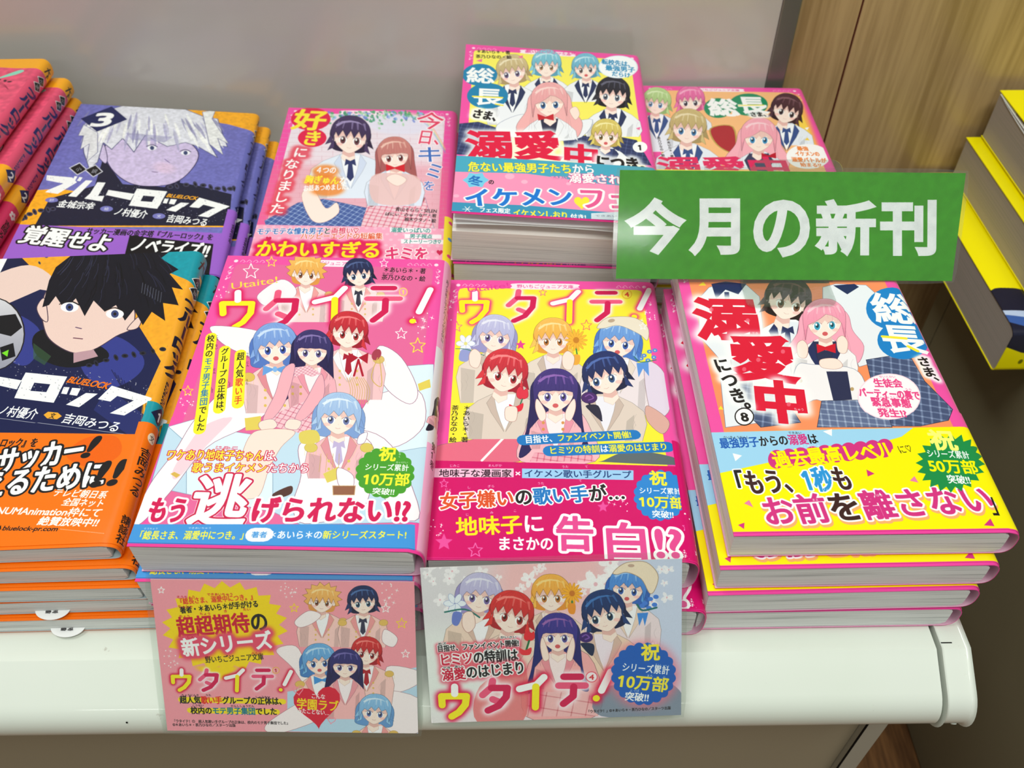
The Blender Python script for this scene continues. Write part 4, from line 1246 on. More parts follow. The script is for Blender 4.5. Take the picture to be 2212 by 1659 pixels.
    c.text([('祝', (250, 250, 120))], (1200, 772), (1308, 775), 78, bold=.07)
    c.text('シリーズ累計', (1188, 830), (1368, 838), 30, WH, bold=.03)
    c.text('50万部', (1195, 882), (1402, 890), 54, YE, bold=.05)
    c.text('突破!!', (1275, 940), (1372, 944), 34, WH, bold=.04)
    c.mmmode = True
    c.poly([(-1, L - 1.8), (W + T + 5, L - 1.8), (W + T + 5, L + 2), (-1, L + 2)], (236, 70, 160))
    c.poly([(W, -1), (W + T + 6, -1), (W + T + 6, 108), (W, 108)], (240, 130, 180))
    c.mmmode = False
    return c


def art_ky():
    W, L, T = SIZE['ky']
    c = sheet('ky', frame_of(540, 80, 880 / 2212), PINK, 6)
    series_frame(c, W, L, (236, 222, 232))
    # white brick wall, ivy
    for r in range(26):
        y = 420 + r * 25
        c.line([(60, y), (1100, y + 12)], .3, (214, 170, 184), sm=False, alpha=.7)
        for k in range(9): c.line([(90 + 120 * k + (r % 2) * 60, y), (90 + 120 * k + (r % 2) * 60, y + 25)], .3, (214, 170, 184), sm=False, alpha=.7)
    c.poly([(60, 700), (1100, 700), (1100, 1060), (40, 1060)], (232, 120, 140), alpha=.45, glow=30)
    c.ell(820, 470, 180, 60, (226, 226, 246), glow=12, alpha=.7)
    rg = random.Random(5)
    for k in range(150):
        x = rg.uniform(400, 950)
        y = 405 + abs(rg.gauss(0, 30)) + (60 if 690 < x < 730 and rg.random() < .5 else 0)
        c.ell(x, y, rg.uniform(6, 12), rg.uniform(4, 8), rg.choice([(90, 170, 120), (60, 150, 110), (150, 190, 230), (120, 140, 214), (170, 214, 170)]), rot=rg.uniform(0, 90), alpha=.8, n=10)
    for i, cc in enumerate(((240, 150, 150), (246, 220, 130), (150, 206, 160), (140, 170, 226))):
        c.line([(850, 400 + 9 * i), (960, 450 + 9 * i), (1060, 600 + 9 * i)], .8, cc, alpha=.5)
    LN = (110, 110, 150)
    c.poly([(80, 1000), (260, 900), (400, 880), (640, 930), (640, 1030), (90, 1040)], (72, 96, 160), pat=('plaid', (170, 190, 226), 3.4, .7, 30), ol=.1, oc=LN)
    c.poly([(640, 900), (760, 860), (950, 870), (1000, 1040), (600, 1040)], (240, 200, 210), pat=('plaid', (214, 90, 120), 3.4, .8, 12), ol=.1, oc=LN)
    youth(c, 545, 540, 88, (74, 56, 98), (42, 30, 62), (176, 160, 206), 6, 'short', top=(226, 234, 248), lapel=(210, 220, 242), shirt=(244, 246, 252), tie=(44, 54, 104), sh=2.4, blen=4.4, eye=(110, 60, 70), ln=.2)
    youth(c, 785, 640, 76, (208, 136, 128), (170, 92, 92), (246, 206, 190), -4, 'long', top=(224, 232, 248), lapel=(210, 220, 242), shirt=(250, 246, 250), sh=2.0, blen=4.2, eye=(130, 60, 60), ln=.2)
    c.poly([(660, 760), (800, 740), (920, 770), (900, 900), (680, 900)], (238, 190, 186), sm=True, alpha=.8)
    c.poly([(785, 708), (738, 690), (740, 730), (785, 716), (840, 735), (840, 690)], (214, 30, 44))
    c.poly([(280, 860), (340, 820), (410, 930), (470, 900), (480, 960), (400, 1010), (330, 990)], (253, 230, 220), sm=True, ol=.1, oc=(190, 140, 130))
    c.poly([(740, 770), (790, 745), (850, 775), (800, 810)], (253, 230, 220), sm=True, ol=.1, oc=(190, 140, 130))
    c.ell(330, 445, 108, 62, (226, 30, 76)); c.ell(338, 548, 78, 50, (226, 30, 76))
    c.text('好', (240, 445), (412, 452), 105, (250, 230, 60), bold=.05)
    c.text('き', (290, 545), (388, 552), 78, (250, 230, 60), bold=.05)
    c.text('に', (238, 625), (312, 628), 54, WH, bold=.03, glow=(.25, (226, 60, 80), .8))
    c.text('なりました', (238, 660), (140, 960), 74, WH, bold=.03, vert=True, glow=(.25, (226, 60, 80), .8))
    c.text('今', (905, 450), (1052, 458), 88, (226, 60, 100), bold=.02, ol=[(.06, (255, 240, 245))])
    c.text('日、', (912, 540), (1085, 552), 76, (226, 60, 100), bold=.02, ol=[(.06, (255, 240, 245))])
    c.text('キ', (908, 632), (1045, 642), 84, (60, 110, 190), bold=.02, ol=[(.06, (255, 245, 250))])
    c.text('ミ', (955, 722), (1050, 730), 84, (60, 110, 190), bold=.02, ol=[(.06, (255, 245, 250))])
    c.text('を', (940, 806), (1005, 808), 52, (60, 110, 190), bold=.02, ol=[(.06, (255, 245, 250))])
    OG = (240, 130, 40)
    for x, y, r in ((410, 730, 70), (400, 785, 105), (420, 830, 90)): c.ell(x, y, r, 34, OG, alpha=.8, glow=8)
    c.text('４つの', (358, 722), (468, 724), 36, WH, bold=.03)
    c.text([('胸ぎゅん', (252, 232, 60)), ('な', WH)], (300, 772), (530, 782), 42, bold=.04)
    c.text('お話あつめました。', (290, 822), (555, 812), 32, WH, bold=.03)
    c.text('青山そらら・SELEN', (790, 935), (1015, 945), 22, K, bold=.02)
    c.text('ばにぃ・みゅーな**・著', (735, 962), (1012, 972), 22, K, bold=.02)
    c.text('柚木ウタノ・絵', (840, 992), (1010, 1000), 22, K, bold=.02)
    # band
    c.poly([(-20, 1020), (1130, 1045), (1160, 1400), (-100, 1400)], (248, 168, 196), pat=('dots', (250, 190, 212), 5, 1.1))
    c.text([('モテモテな', (26, 96, 180)), ('憧れ男子', (26, 96, 180)), ('と', K), ('両想い♡', (220, 30, 80))], (38, 1058), (600, 1054), 34, bold=.03, ol=[(.09, WH)])
    c.text('ハッピーエンドの短編集', (275, 1084), (720, 1084), 34, (226, 90, 50), bold=.03, ol=[(.09, WH)])
    c.poly([(760, 1038), (985, 1042), (985, 1066), (760, 1062)], (250, 240, 246)); c.poly([(840, 1072), (1040, 1076), (1040, 1098), (840, 1096)], (250, 240, 246)); c.poly([(820, 1100), (1064, 1104), (1064, 1128), (820, 1124)], (250, 240, 246))
    c.text('溺愛いっぱいの', (768, 1050), (980, 1054), 26, (30, 140, 130), bold=.03)
    c.text('男子視点', (868, 1084), (990, 1086), 24, (30, 140, 130), bold=.03)
    c.text('ストーリーつき♡', (834, 1112), (1044, 1114), 24, (30, 140, 130), bold=.03)
    c.text('かわいすぎる', (35, 1150), (712, 1160), 84, (250, 230, 30), bold=.05, glow=(.16, (226, 30, 90)))
    c.text('キミを', (735, 1178), (968, 1182), 74, (226, 50, 110), bold=.05, ol=[(.09, WH)])
    c.heart(102, 1098, 16, (210, 30, 80)); c.heart(1030, 1172, 17, (210, 30, 80))
    c.mmmode = True
    c.poly([(W - 2, -1), (W + T + 6, -1), (W + T + 6, 115), (W - 2, 115)], (236, 84, 158))
    c.poly([(W - 3, 115), (W + T + 6, 115), (W + T + 6, L + 1), (W - 3, L + 1)], (250, 232, 60))
    for k in range(9): c.ell(W + 1 + (k % 3) * 4, 120 + 5 * k, 1.6, 1.6, (80, 150, 210) if k % 2 else (230, 60, 140), n=10)
    c.mmmode = False
    return c


def art_s1():
    W, L, T = SIZE['s1']
    c = sheet('s1', frame_of(540, 80, 880 / 2212), PINK, 6)
    series_frame(c, W, L, (250, 238, 100))
    GR, NV, LN = (240, 241, 246), (40, 52, 92), (110, 120, 150)
    c.poly([(1130, 470), (1240, 460), (1420, 520), (1420, 660), (1120, 640)], (44, 54, 96), pat=('plaid', (90, 104, 150), 3.4, .6, 10))
    c.poly([(1700, 560), (1900, 520), (2100, 560), (2180, 700), (1720, 680)], (44, 54, 96), pat=('plaid', (90, 104, 150), 3.4, .6, 10))
    o = dict(top=GR, lapel=NV, shirt=(250, 250, 252), tie=NV, ln=.2)
    youth(c, 1610, 150, 64, (140, 206, 222), (90, 160, 186), (214, 240, 246), 2, 'short', sh=2.0, blen=3.6, eye=(170, 130, 90), **o)
    youth(c, 1822, 165, 60, (130, 196, 220), (86, 152, 180), (214, 240, 246), -4, 'short', sh=2.0, blen=3.6, eye=(110, 90, 90), mouth=1, **o)
    youth(c, 1425, 185, 70, (214, 194, 146), (176, 150, 104), (244, 232, 200), -8, 'short', sh=2.0, blen=4.8, eye=(110, 90, 130), look=-.4, **o)
    youth(c, 1970, 310, 74, (44, 44, 56), (22, 22, 32), (110, 110, 130), 6, 'short', sh=2.0, blen=3.6, eye=(90, 100, 120), look=-.4, **o)
    c.poly([(1340, 480), (1480, 420), (1560, 470), (1700, 470), (1860, 450), (1760, 560), (1400, 540)], GR, sm=True, ol=.12, oc=LN)
    youth(c, 1625, 350, 80, (244, 178, 178), (214, 136, 144), (252, 222, 216), -2, 'wavy', sh=1.8, blen=2.9, eye=(60, 100, 150), top=GR, lapel=(240, 240, 244), shirt=(40, 44, 70), ln=.2)
    c.poly([(1605, 435), (1560, 418), (1566, 455), (1605, 445), (1650, 455), (1648, 418)], (200, 36, 50))
    c.poly([(1735, 400), (1770, 380), (1790, 420), (1765, 450)], (253, 228, 216), sm=True, ol=.1, oc=(180, 130, 120))
    youth(c, 1935, 530, 66, (226, 206, 110), (190, 164, 80), (250, 240, 180), 4, 'short', sh=1.8, blen=3.0, eye=(140, 110, 60), mouth=1, top=GR, lapel=(44, 54, 96), shirt=(60, 72, 120), ln=.2)
    # text
    c.text('＊あいら＊・著', (1230, 76), (1412, 84), 19, K, bold=.03)
    c.text('茶乃ひなの・絵', (1226, 104), (1420, 110), 19, K, bold=.03)
    c.text('野いちごジュニア文庫', (1500, 74), (1770, 86), 19, (232, 70, 150), bold=.02)
    for p in ([(1228, 128), (1262, 118), (1258, 136)], [(1455, 108), (1482, 98), (1480, 116)], [(2095, 496), (2120, 488), (2115, 506)]): c.poly(p, (240, 110, 160))
    c.ell(2000, 162, 108, 62, (226, 240, 250)); c.ell(2000, 162, 102, 58, (250, 252, 254))
    LB = (30, 140, 190)
    c.text('転校先は、', (1910, 132), (2085, 150), 28, LB, bold=.05); c.text('最強男子', (1930, 166), (2090, 178), 28, LB, bold=.05); c.text('だらけ', (1965, 198), (2065, 208), 26, LB, bold=.05)
    BLU = (24, 130, 176)
    c.ell(1248, 205, 95, 60, BLU); c.ell(1290, 320, 112, 70, BLU)
    c.text('総', (1178, 205), (1325, 212), 78, WH, bold=.05, sq=True); c.text('長', (1215, 320), (1370, 328), 88, WH, bold=.05, sq=True)
    c.line([(1210, 322), (1370, 330)], 1.4, (250, 232, 60), sm=False); c.line([(1335, 365), (1372, 372)], 1.4, (250, 232, 60), sm=False)
    c.text('さま、', (1210, 412), (1372, 440), 48, K, bold=.08, glow=(.25, WH, .9), sq=True)
    RD = (226, 22, 66)
    c.text('溺愛', (1180, 585), (1680, 592), 150, RD, bold=.075, glow=(.1, WH, .8), sq=True)
    c.text('中', (1700, 640), (1895, 655), 120, RD, bold=.08, glow=(.14, WH, .8), sq=True)
    c.text('につき。', (1880, 680), (2190, 700), 70, K, bold=.08, glow=(.2, WH, .8), sq=True)
    c.ell(2118, 598, 40, 30, WH); c.text('1', (2106, 598), (2130, 600), 36, K, bold=.06)
    # band
    SB = (70, 168, 196)
    c.poly([(1060, 642), (2240, 715), (2300, 1100), (1040, 1100)], (250, 150, 190))
    c.poly([(1060, 642), (2240, 715), (2260, 830), (1900, 800), (1500, 745), (1060, 732)], SB)
    c.poly([(1060, 905), (1500, 925), (2260, 990), (2280, 1060), (1060, 975)], (56, 150, 190))
    c.poly([(1060, 972), (2280, 1060), (2280, 1100), (1060, 1100)], PINK)
    c.text([('危ない最強男子たち', (252, 240, 60)), ('から', WH)], (1185, 706), (1870, 722), 50, bold=.05, ol=[(.06, (30, 110, 150))])
    c.text([('溺愛', WH), ('されたい♡', WH)], (1730, 768), (2230, 785), 50, bold=.05, ol=[(.09, (226, 60, 140))])
    c.text('できあい', (1632, 766), (1720, 768), 16, WH, ol=[(.08, (226, 60, 140))])
    c.burst(1226, 780, 72, 46, (120, 206, 236), 6, .75); c.text('冬', (1185, 782), (1262, 784), 52, (30, 110, 190), bold=.05)
    c.text('の', (1295, 790), (1325, 791), 26, K, bold=.05)
    c.text([('イケメン', (20, 120, 214))], (1165, 880), (1750, 872), 104, bold=.06, ol=[(.12, WH)])
    c.heart(1800, 905, 42, (252, 236, 60))
    c.text('フェス', (1785, 880), (2240, 890), 120, (236, 90, 150), bold=.05, ol=[(.13, WH)])
    c.text([('フェス限定', WH)], (1245, 952), (1412, 960), 30, bold=.05)
    c.text([('イケメンしおり', (252, 240, 60))], (1428, 968), (1725, 985), 42, bold=.05)
    c.text('付き!', (1738, 990), (1822, 994), 32, WH, bold=.05)
    for k in range(3):
        a = k * 1.047
        c.line([(1180 - 26 * math.cos(a), 950 - 18 * math.sin(a)), (1180 + 26 * math.cos(a), 950 + 18 * math.sin(a))], .4, WH, sm=False)
    c.poly([(1850, 970), (2000, 960), (2000, 1010), (1850, 1005)], (220, 236, 246)); c.text('できあい', (1870, 985), (1990, 986), 12, (120, 130, 160))
    for x, y, r in ((1410, 760, 26), (1490, 790, 18), (1120, 870, 16), (1730, 800, 14), (1880, 770, 16)): c.ell(x, y, r, r * .6, (252, 190, 214), alpha=.8)
    c.mmmode = True
    c.poly([(W - 2, -1), (W + T + 6, -1), (W + T + 6, 110), (W - 2, 110)], PINK)
    c.poly([(-1, L - 1.2), (W + T + 5, L - 1.2), (W + T + 5, L + 2), (-1, L + 2)], (236, 60, 150))
    c.mmmode = False
    return c


def art_s3():
    W, L, T = SIZE['s3']
    c = sheet('s3', frame_of(1400, 0, 812 / 2173), PINK, 6)
    series_frame(c, W, L, (250, 190, 130))
    c.poly([(840, 540), (880, 560), (1000, 900), (760, 620)], (250, 220, 60), glow=8, alpha=.7)
    GR, NV, LN = (232, 238, 248), (50, 80, 140), (110, 120, 150)
    o = dict(top=GR, lapel=NV, shirt=(248, 250, 254), tie=NV, ln=.2)
    youth(c, 50, 590, 66, (190, 220, 150), (150, 184, 116), (228, 244, 200), 8, 'short', sh=2.0, blen=5, eye=(90, 140, 190), look=-.4, **o)
    youth(c, 245, 580, 66, (240, 120, 176), (206, 84, 140), (252, 190, 216), -2, 'short', sh=1.8, blen=3, eye=(70, 60, 80), **o)
    youth(c, 800, 635, 74, (84, 50, 62), (50, 28, 38), (140, 100, 110), 16, 'short', sh=2.0, blen=3.2, eye=(60, 50, 60), look=.4, **o)
    youth(c, 230, 740, 86, (210, 190, 130), (170, 148, 96), (240, 228, 190), 6, 'short', sh=2.1, blen=3.6, eye=(60, 120, 170), **o)
    c.poly([(360, 745), (490, 735), (500, 880), (400, 840)], (176, 40, 50), sm=True, ol=.5, oc=(190, 160, 80))
    youth(c, 640, 790, 84, (250, 176, 190), (232, 136, 160), (255, 220, 226), 2, 'wavy', sh=1.9, blen=2.6, eye=(60, 140, 190), top=GR, lapel=(60, 60, 90), shirt=(60, 64, 100), ln=.2)
    c.poly([(695, 900), (655, 885), (655, 920), (695, 908), (740, 918), (738, 882)], (190, 24, 50))
    c.ell(405, 625, 82, 58, (20, 140, 96)); c.ell(580, 605, 112, 65, (20, 140, 96))
    c.text('総', (350, 620), (515, 622), 95, WH, bold=.06, sq=True); c.text('長', (520, 605), (680, 608), 92, WH, bold=.06, sq=True)
    c.line([(525, 610), (665, 608)], 1.3, (250, 232, 60), sm=False)
    c.text('さま、', (590, 662), (700, 660), 26, K, bold=.08, glow=(.3, WH, .9), sq=True)
    c.text('＊あいら＊・著', (112, 800), (140, 910), 18, K, bold=.03, vert=True)
    c.text('茶乃ひなの・絵', (60, 790), (88, 905), 18, K, bold=.03, vert=True)
    c.text('溺愛中', (60, 960), (820, 965), 105, (226, 40, 96), bold=.07, sq=True)
    c.ell(925, 905, 126, 72, (252, 250, 250))
    OG = (240, 130, 50)
    c.text('最強', (860, 858), (925, 860), 24, OG, bold=.05); c.text('イケメンの', (850, 888), (990, 890), 26, OG, bold=.05)
    c.text('溺愛バトルが', (830, 922), (1030, 928), 26, OG, bold=.05); c.text('始まる!?', (880, 952), (1000, 955), 22, OG, bold=.05)
    c.poly([(905, 740), (930, 735), (920, 752)], WH); c.poly([(905, 810), (920, 795), (935, 812)], (250, 210, 60))
    c.mmmode = True
    c.poly([(-1, 112), (W + T + 6, 112), (W + T + 6, L + 1), (-1, L + 1)], (252, 236, 60))
    c.poly([(W - 2, -1), (W + T + 6, -1), (W + T + 6, 112), (W - 2, 112)], PINK)
    c.mmmode = False
    return c


def blue_lock_common(c, W, L, T, spine, num, dark):
    """spine lettering (mm)"""
    c.mmmode = True
    x = W + T * .42
    c.poly([(W - 1.5, 28), (W + T + 6, 28), (W + T + 6, L * .63), (W - 1.5, L * .63)], spine)
    for k, ch in enumerate('小説'):
        yy = 20 + 7 * k
        c.poly([(x, yy - 4.6), (x + 4.2, yy), (x, yy + 4.6), (x - 4.2, yy)], (235, 235, 235)); c.poly([(x, yy - 4.0), (x + 3.6, yy), (x, yy + 4.0), (x - 3.6, yy)], K)
        c.text(ch, (x - 1.5, yy), (x + 1.5, yy), 3, (220, 220, 220))
    c.text('ブルーロック', (x, 33), (x, 84), 9.5, dark, bold=.09, vert=True)
    c.text('BLUELOCK', (x, 87), (x, 103), 3.6, dark, bold=.05, vert=True)
    c.poly([(x, 103), (x + 4.6, 108.5), (x, 114), (x - 4.6, 108.5)], (24, 32, 84))
    c.text(num, (x - 1.6, 108.5), (x + 1.6, 108.5), 6, WH, bold=.05)
    c.line([(x - 2, 6), (x + 2, 6)], .9, K, sm=False); c.line([(x, 3.5), (x - 2.2, 11)], .9, K, sm=False); c.line([(x, 6), (x + 2.4, 11)], .9, K, sm=False); c.line([(x + 1, 10), (x + 1, 13)], .9, K, sm=False)
    c.mmmode = False


def chain(c, pts, r, cc):
    q = smooth_pts(pts, False, 6)
    for i, (x, y) in enumerate(q[::2]):
        c.ell(x, y, r, r * .62, cc, rot=(i % 2) * 60, ol=.0)
        c.ell(x, y, r * .5, r * .26, tuple(int(v * .35) for v in cc), rot=(i % 2) * 60)


def art_b3():
    W, L, T = SIZE['b3']
    c = sheet('b3', frame_of(0, 100, 620 / 2057), (112, 112, 186), 6)
    OG = (248, 172, 34)
    c.poly([(950, 405), (1900, 400), (1900, 660), (1820, 610), (1640, 560), (1400, 520), (940, 460)], OG)
    c.poly([(60, 1200), (270, 1030), (420, 1020), (1400, 1180), (1700, 1230), (1700, 1300), (60, 1300)], OG)
    # plain drawn youth with pale hair, seen against lilac
    SK = (206, 190, 226)
    c.poly([(740, 800), (880, 990), (1180, 1010), (1300, 900), (1290, 980), (1420, 1000), (1660, 1060), (1640, 1290), (250, 1290), (360, 1090), (680, 1000)], (26, 28, 52))
    c.poly([(760, 700), (900, 620), (1250, 640), (1420, 760), (1360, 900), (1220, 990), (1000, 1000), (860, 940), (770, 830)], SK, sm=True, ol=.3, oc=(60, 50, 90))
    c.poly([(690, 760), (740, 700), (770, 800), (750, 840)], SK, sm=True, ol=.2, oc=(60, 50, 90))
    c.poly([(640, 880), (600, 760), (590, 600), (700, 480), (900, 420), (1100, 430), (1300, 440), (1450, 500), (1560, 520), (1600, 640), (1630, 720), (1500, 700), (1560, 800), (1420, 720), (1330, 690), (1200, 720), (1040, 640), (960, 760), (880, 660), (800, 740), (740, 690), (700, 830)], (222, 222, 232), ol=.3, oc=(90, 90, 130))
    rh = random.Random(21)
    for k in range(70):
        a, b_ = rh.uniform(0, 1), rh.uniform(0, 1)
        x0, y0 = 640 + 880 * a, 450 + 40 * a + 150 * b_
        dx = -90 + 190 * a
        cc = rh.choice([(168, 164, 200), (190, 188, 214), (246, 246, 240), (250, 250, 246), (140, 138, 176)])
        c.poly([(x0, y0), (x0 + dx * .5 + 12, y0 + 55), (x0 + dx, y0 + 110 + 30 * b_), (x0 + dx * .5 - 10, y0 + 60)], cc, sm=True, alpha=.75)
    c.poly([(600, 560), (560, 640), (600, 640), (575, 740), (640, 700), (620, 830), (700, 760), (700, 620)], (226, 226, 230), ol=.2, oc=(110, 110, 150))
    c.poly([(1450, 470), (1545, 455), (1520, 520), (1640, 700), (1560, 660), (1600, 780), (1500, 700)], (232, 232, 232), ol=.2, oc=(110, 110, 150))
    c.poly([(900, 620), (1240, 650), (1180, 690), (940, 668)], (150, 146, 190), alpha=.5)
    for k in range(5): c.ell(1150 + 14 * k, 860 + 6 * k, 60, 34, (226, 196, 222), alpha=.25, glow=6)
    for x, y in ((1090, 730), (1330, 765)):
        c.ell(x, y, 34, 17, (240, 240, 248)); c.ell(x, y, 15, 15, (60, 70, 110)); c.line([(x - 38, y - 12), (x, y - 24), (x + 38, y - 8)], .7, (50, 44, 80))
    c.line([(1180, 810), (1215, 835)], .5, (110, 90, 150), sm=False); c.line([(1090, 900), (1130, 905)], .5, (110, 80, 130), sm=False)
    chain(c, [(1220, 1010), (1400, 990), (1560, 1020), (1680, 1020)], 24, (60, 60, 84)); chain(c, [(160, 1240), (250, 1190), (380, 1170)], 24, (60, 60, 84))
    c.poly([(578, 518), (800, 430), (912, 524), (695, 612)], (28, 34, 86)); c.text('3', (665, 522), (815, 518), 115, WH, bold=.07, it=.2)
    for (x, y), ch in zip(((565, 880), (678, 895)), '小説'):
        c.poly([(x - 72, y - 8), (x + 5, y - 48), (x + 62, y + 4), (x - 10, y + 46)], (210, 210, 220)); c.poly([(x - 62, y - 8), (x + 5, y - 40), (x + 52, y + 4), (x - 10, y + 38)], (20, 20, 24)); c.text(ch, (x - 20, y), (x + 20, y + 2), 28, (180, 180, 190))
    c.mottle(.03, 3, 7)
    block_title(c, lambda x, y: (298.6 + .72 * x, 365 + .72 * y), (246, 246, 246))
    c.text('BLUELOCK', (1200, 1068), (1415, 1090), 30, OG, bold=.05, it=.2)
    rg = random.Random(4)
    for k in range(220):
        t = rg.random(); c.ell(340 + 1290 * t, 950 + 230 * t + rg.uniform(-60, 110), rg.uniform(1, 4), rg.uniform(1, 3), (150, 150, 165), n=6)
    for (x, y), ch in zip(((370, 1103), (765, 1170), (1140, 1222)), ('原作', '絵', '文')):
        c.ell(x, y, 46, 20, (120, 120, 190)); c.text(ch, (x - 16, y), (x + 16, y), 20, WH)
    c.text('金城宗幸', (420, 1128), (680, 1150), 54, WH, bold=.03); c.text('ノ村優介', (825, 1185), (1055, 1212), 54, WH, bold=.03); c.text('吉岡みつる', (1200, 1235), (1490, 1268), 54, WH, bold=.03)
    # band
    c.poly([(40, 1275), (1640, 1345), (1800, 1420), (1800, 2600), (-600, 2600)], (158, 98, 206))
    c.text('サッカー漫画の金字塔『ブルーロック』を', (622, 1325), (1530, 1372), 42, K, bold=.04)
    c.text('覚醒せよ', (170, 1345), (800, 1420), 120, WH, bold=.05, ol=[(.12, K)])
    c.poly([(930, 1360), (1530, 1420), (1500, 1640), (880, 1560)], (18, 16, 20)); c.text('ノベライズ!!', (950, 1420), (1500, 1470), 100, WH, bold=.05)
    blue_lock_common(c, W, L, T, (104, 106, 182), '3', (30, 30, 80))
    c.mmmode = True
    c.poly([(W - 3, -1), (W + T + 6, -1), (W + T + 6, 13), (W - 3, 13)], OG)
    x = W + T * .42
    c.line([(x - 2, 6), (x + 2, 6)], .9, K, sm=False); c.line([(x, 3.5), (x - 2.2, 11)], .9, K, sm=False); c.line([(x, 6), (x + 2.4, 11)], .9, K, sm=False)
    c.poly([(W - 3, 112), (W + T + 6, 112), (W + T + 6, L + 1), (W - 3, L + 1)], (158, 98, 206))
    c.ell(x, 120, 2, 2, (240, 240, 240)); c.text('金城宗幸', (x - 2, 124), (x - 2, 142), 3.6, K, bold=.03, vert=True); c.text('吉岡みつる', (x + 3, 126), (x + 3, 150), 4.2, K, bold=.03, vert=True)
    c.mmmode = False
    return c


def art_b1():
    W, L, T = SIZE['b1']
    c = sheet('b1', frame_of(0, 500, 500 / 1037), (246, 168, 40), 8)
    TE, NV, OR = (22, 152, 168), (22, 28, 66), (250, 118, 12)
    c.poly([(200, 40), (900, 60), (900, 240), (720, 170), (400, 110), (175, 70)], TE)
    c.poly([(120, 780), (330, 740), (640, 880), (620, 950), (100, 920)], TE)
    c.poly([(-100, 50), (40, 60), (170, 190), (-40, 240)], NV); c.text('1', (-60, 150), (60, 130), 120, WH, bold=.07, it=.2)
    chain(c, [(155, 160), (240, 90), (330, 50)], 8, (90, 90, 100))
    c.mottle(.02, 4, 8)
    # plain drawn youth with dark hair and a ball
    c.poly([(-60, 220), (130, 150), (250, 230), (180, 330), (-60, 330)], (236, 206, 196), sm=True)
    c.poly([(20, 330), (180, 260), (420, 300), (620, 420), (720, 580), (640, 760), (620, 960), (-100, 920), (-100, 400)], (24, 30, 74))
    c.poly([(360, 500), (520, 470), (640, 560), (620, 640), (500, 700), (380, 640)], (52, 60, 140), sm=True)
    c.poly([(60, 380), (170, 430), (180, 520), (120, 600), (40, 560)], (52, 60, 140), sm=True)
    c.poly([(480, 700), (700, 860), (640, 960), (420, 800)], (40, 48, 112), alpha=.8)
    c.poly([(150, 470), (240, 440), (460, 520), (470, 580), (300, 610), (170, 560)], (20, 20, 26), sm=True)
    c.poly([(150, 500), (230, 560), (200, 600), (150, 570)], (60, 100, 60), alpha=.6)
    SK = (238, 206, 196)
    c.poly([(190, 330), (250, 250), (560, 290), (600, 420), (520, 470), (420, 530), (330, 545), (240, 500), (200, 440)], SK, sm=True, ol=.25, oc=(70, 50, 70))
    c.poly([(165, 340), (200, 300), (215, 400), (185, 390)], SK, sm=True, ol=.2, oc=(70, 50, 70)); c.poly([(600, 400), (640, 370), (620, 430), (570, 440)], SK, sm=True, ol=.2, oc=(70, 50, 70))
    c.poly([(330, 545), (420, 530), (440, 560), (330, 590)], (190, 150, 160))
    c.poly([(190, 340), (220, 220), (250, 160), (340, 90), (460, 60), (520, 50), (600, 60), (700, 80), (760, 90), (720, 120), (800, 170), (760, 190), (820, 260), (770, 250), (800, 330), (730, 320), (740, 400), (680, 360), (640, 420), (600, 350), (560, 400), (520, 330), (470, 360), (420, 310), (380, 380), (340, 300), (290, 350), (250, 290), (220, 330)], (18, 18, 30))
    rh = random.Random(22)
    for k in range(60):
        a, b_ = rh.uniform(0, 1), rh.uniform(0, 1)
        x0, y0 = 300 + 430 * a, 80 + 190 * b_
        dx = -60 + 120 * a
        c.line([(x0, y0), (x0 + dx * .5 + 6, y0 + 35), (x0 + dx, y0 + 70)], rh.uniform(.2, .6), rh.choice([(44, 46, 72), (60, 62, 92), (6, 6, 12)]), alpha=.7)
    for k in range(8):
        c.line([(640 + 12 * k, 230 + 6 * k), (634 + 12 * k, 275 + 6 * k)], .35, (190, 196, 214), alpha=.35)
    for k in range(14): c.line([(500 + 14 * k, 620 + 12 * k), (540 + 10 * k, 690 + 14 * k)], .4, (12, 14, 40), alpha=.5, sm=False)
    for x, y in ((312, 340), (515, 370)):
        c.ell(x, y, 40, 22, (248, 248, 250)); c.ell(x, y, 17, 17, (60, 70, 120)); c.ell(x, y, 7, 7, K); c.line([(x - 44, y - 14), (x, y - 28), (x + 44, y - 10)], .7, K)
    c.line([(340, 430), (365, 436)], .6, (110, 80, 110), sm=False); c.line([(330, 478), (370, 482)], .6, (110, 60, 80), sm=False)
    chain(c, [(400, 600), (520, 565), (640, 545), (760, 520)], 15, (40, 40, 54))
    # ball
    c.ell(-40, 460, 150, 165, (216, 214, 220), ol=.3, oc=K, pat=('grad', (150, 150, 166)))
    c.poly([(-20, 380), (70, 370), (100, 430), (50, 470), (-30, 450)], (20, 20, 26)); c.poly([(0, 520), (60, 500), (70, 560), (10, 580)], (20, 20, 26))
    c.poly([(8, 545), (40, 530), (34, 562)], (120, 220, 40))
    # title
    block_title(c, lambda x, y: (.55 * (1.13 * (x - 870) + 120), 41.5 + .55 * (1.2 * (y - 912) + 1075)), (246, 246, 246))
    c.text('BLUELOCK', (310, 662), (490, 692), 32, OR, bold=.06, it=.2)
    rg = random.Random(9)
    for k in range(200):
        t = rg.random(); c.ell(-100 + 780 * t, 610 + 130 * t + rg.uniform(-60, 90), rg.uniform(1, 3.4), rg.uniform(1, 3), (160, 160, 172), n=6)
    c.text('ノ村優介', (-5, 800), (168, 820), 42, WH, bold=.03); c.text('吉岡みつる', (285, 835), (540, 880), 42, WH, bold=.03)
    c.poly([(196, 822), (216, 808), (260, 812), (278, 828), (256, 842), (212, 838)], (240, 170, 50)); c.text('文', (226, 825), (248, 827), 22, K, bold=.03)
    c.line([(-20, 835), (600, 915)], .15, WH, sm=False)
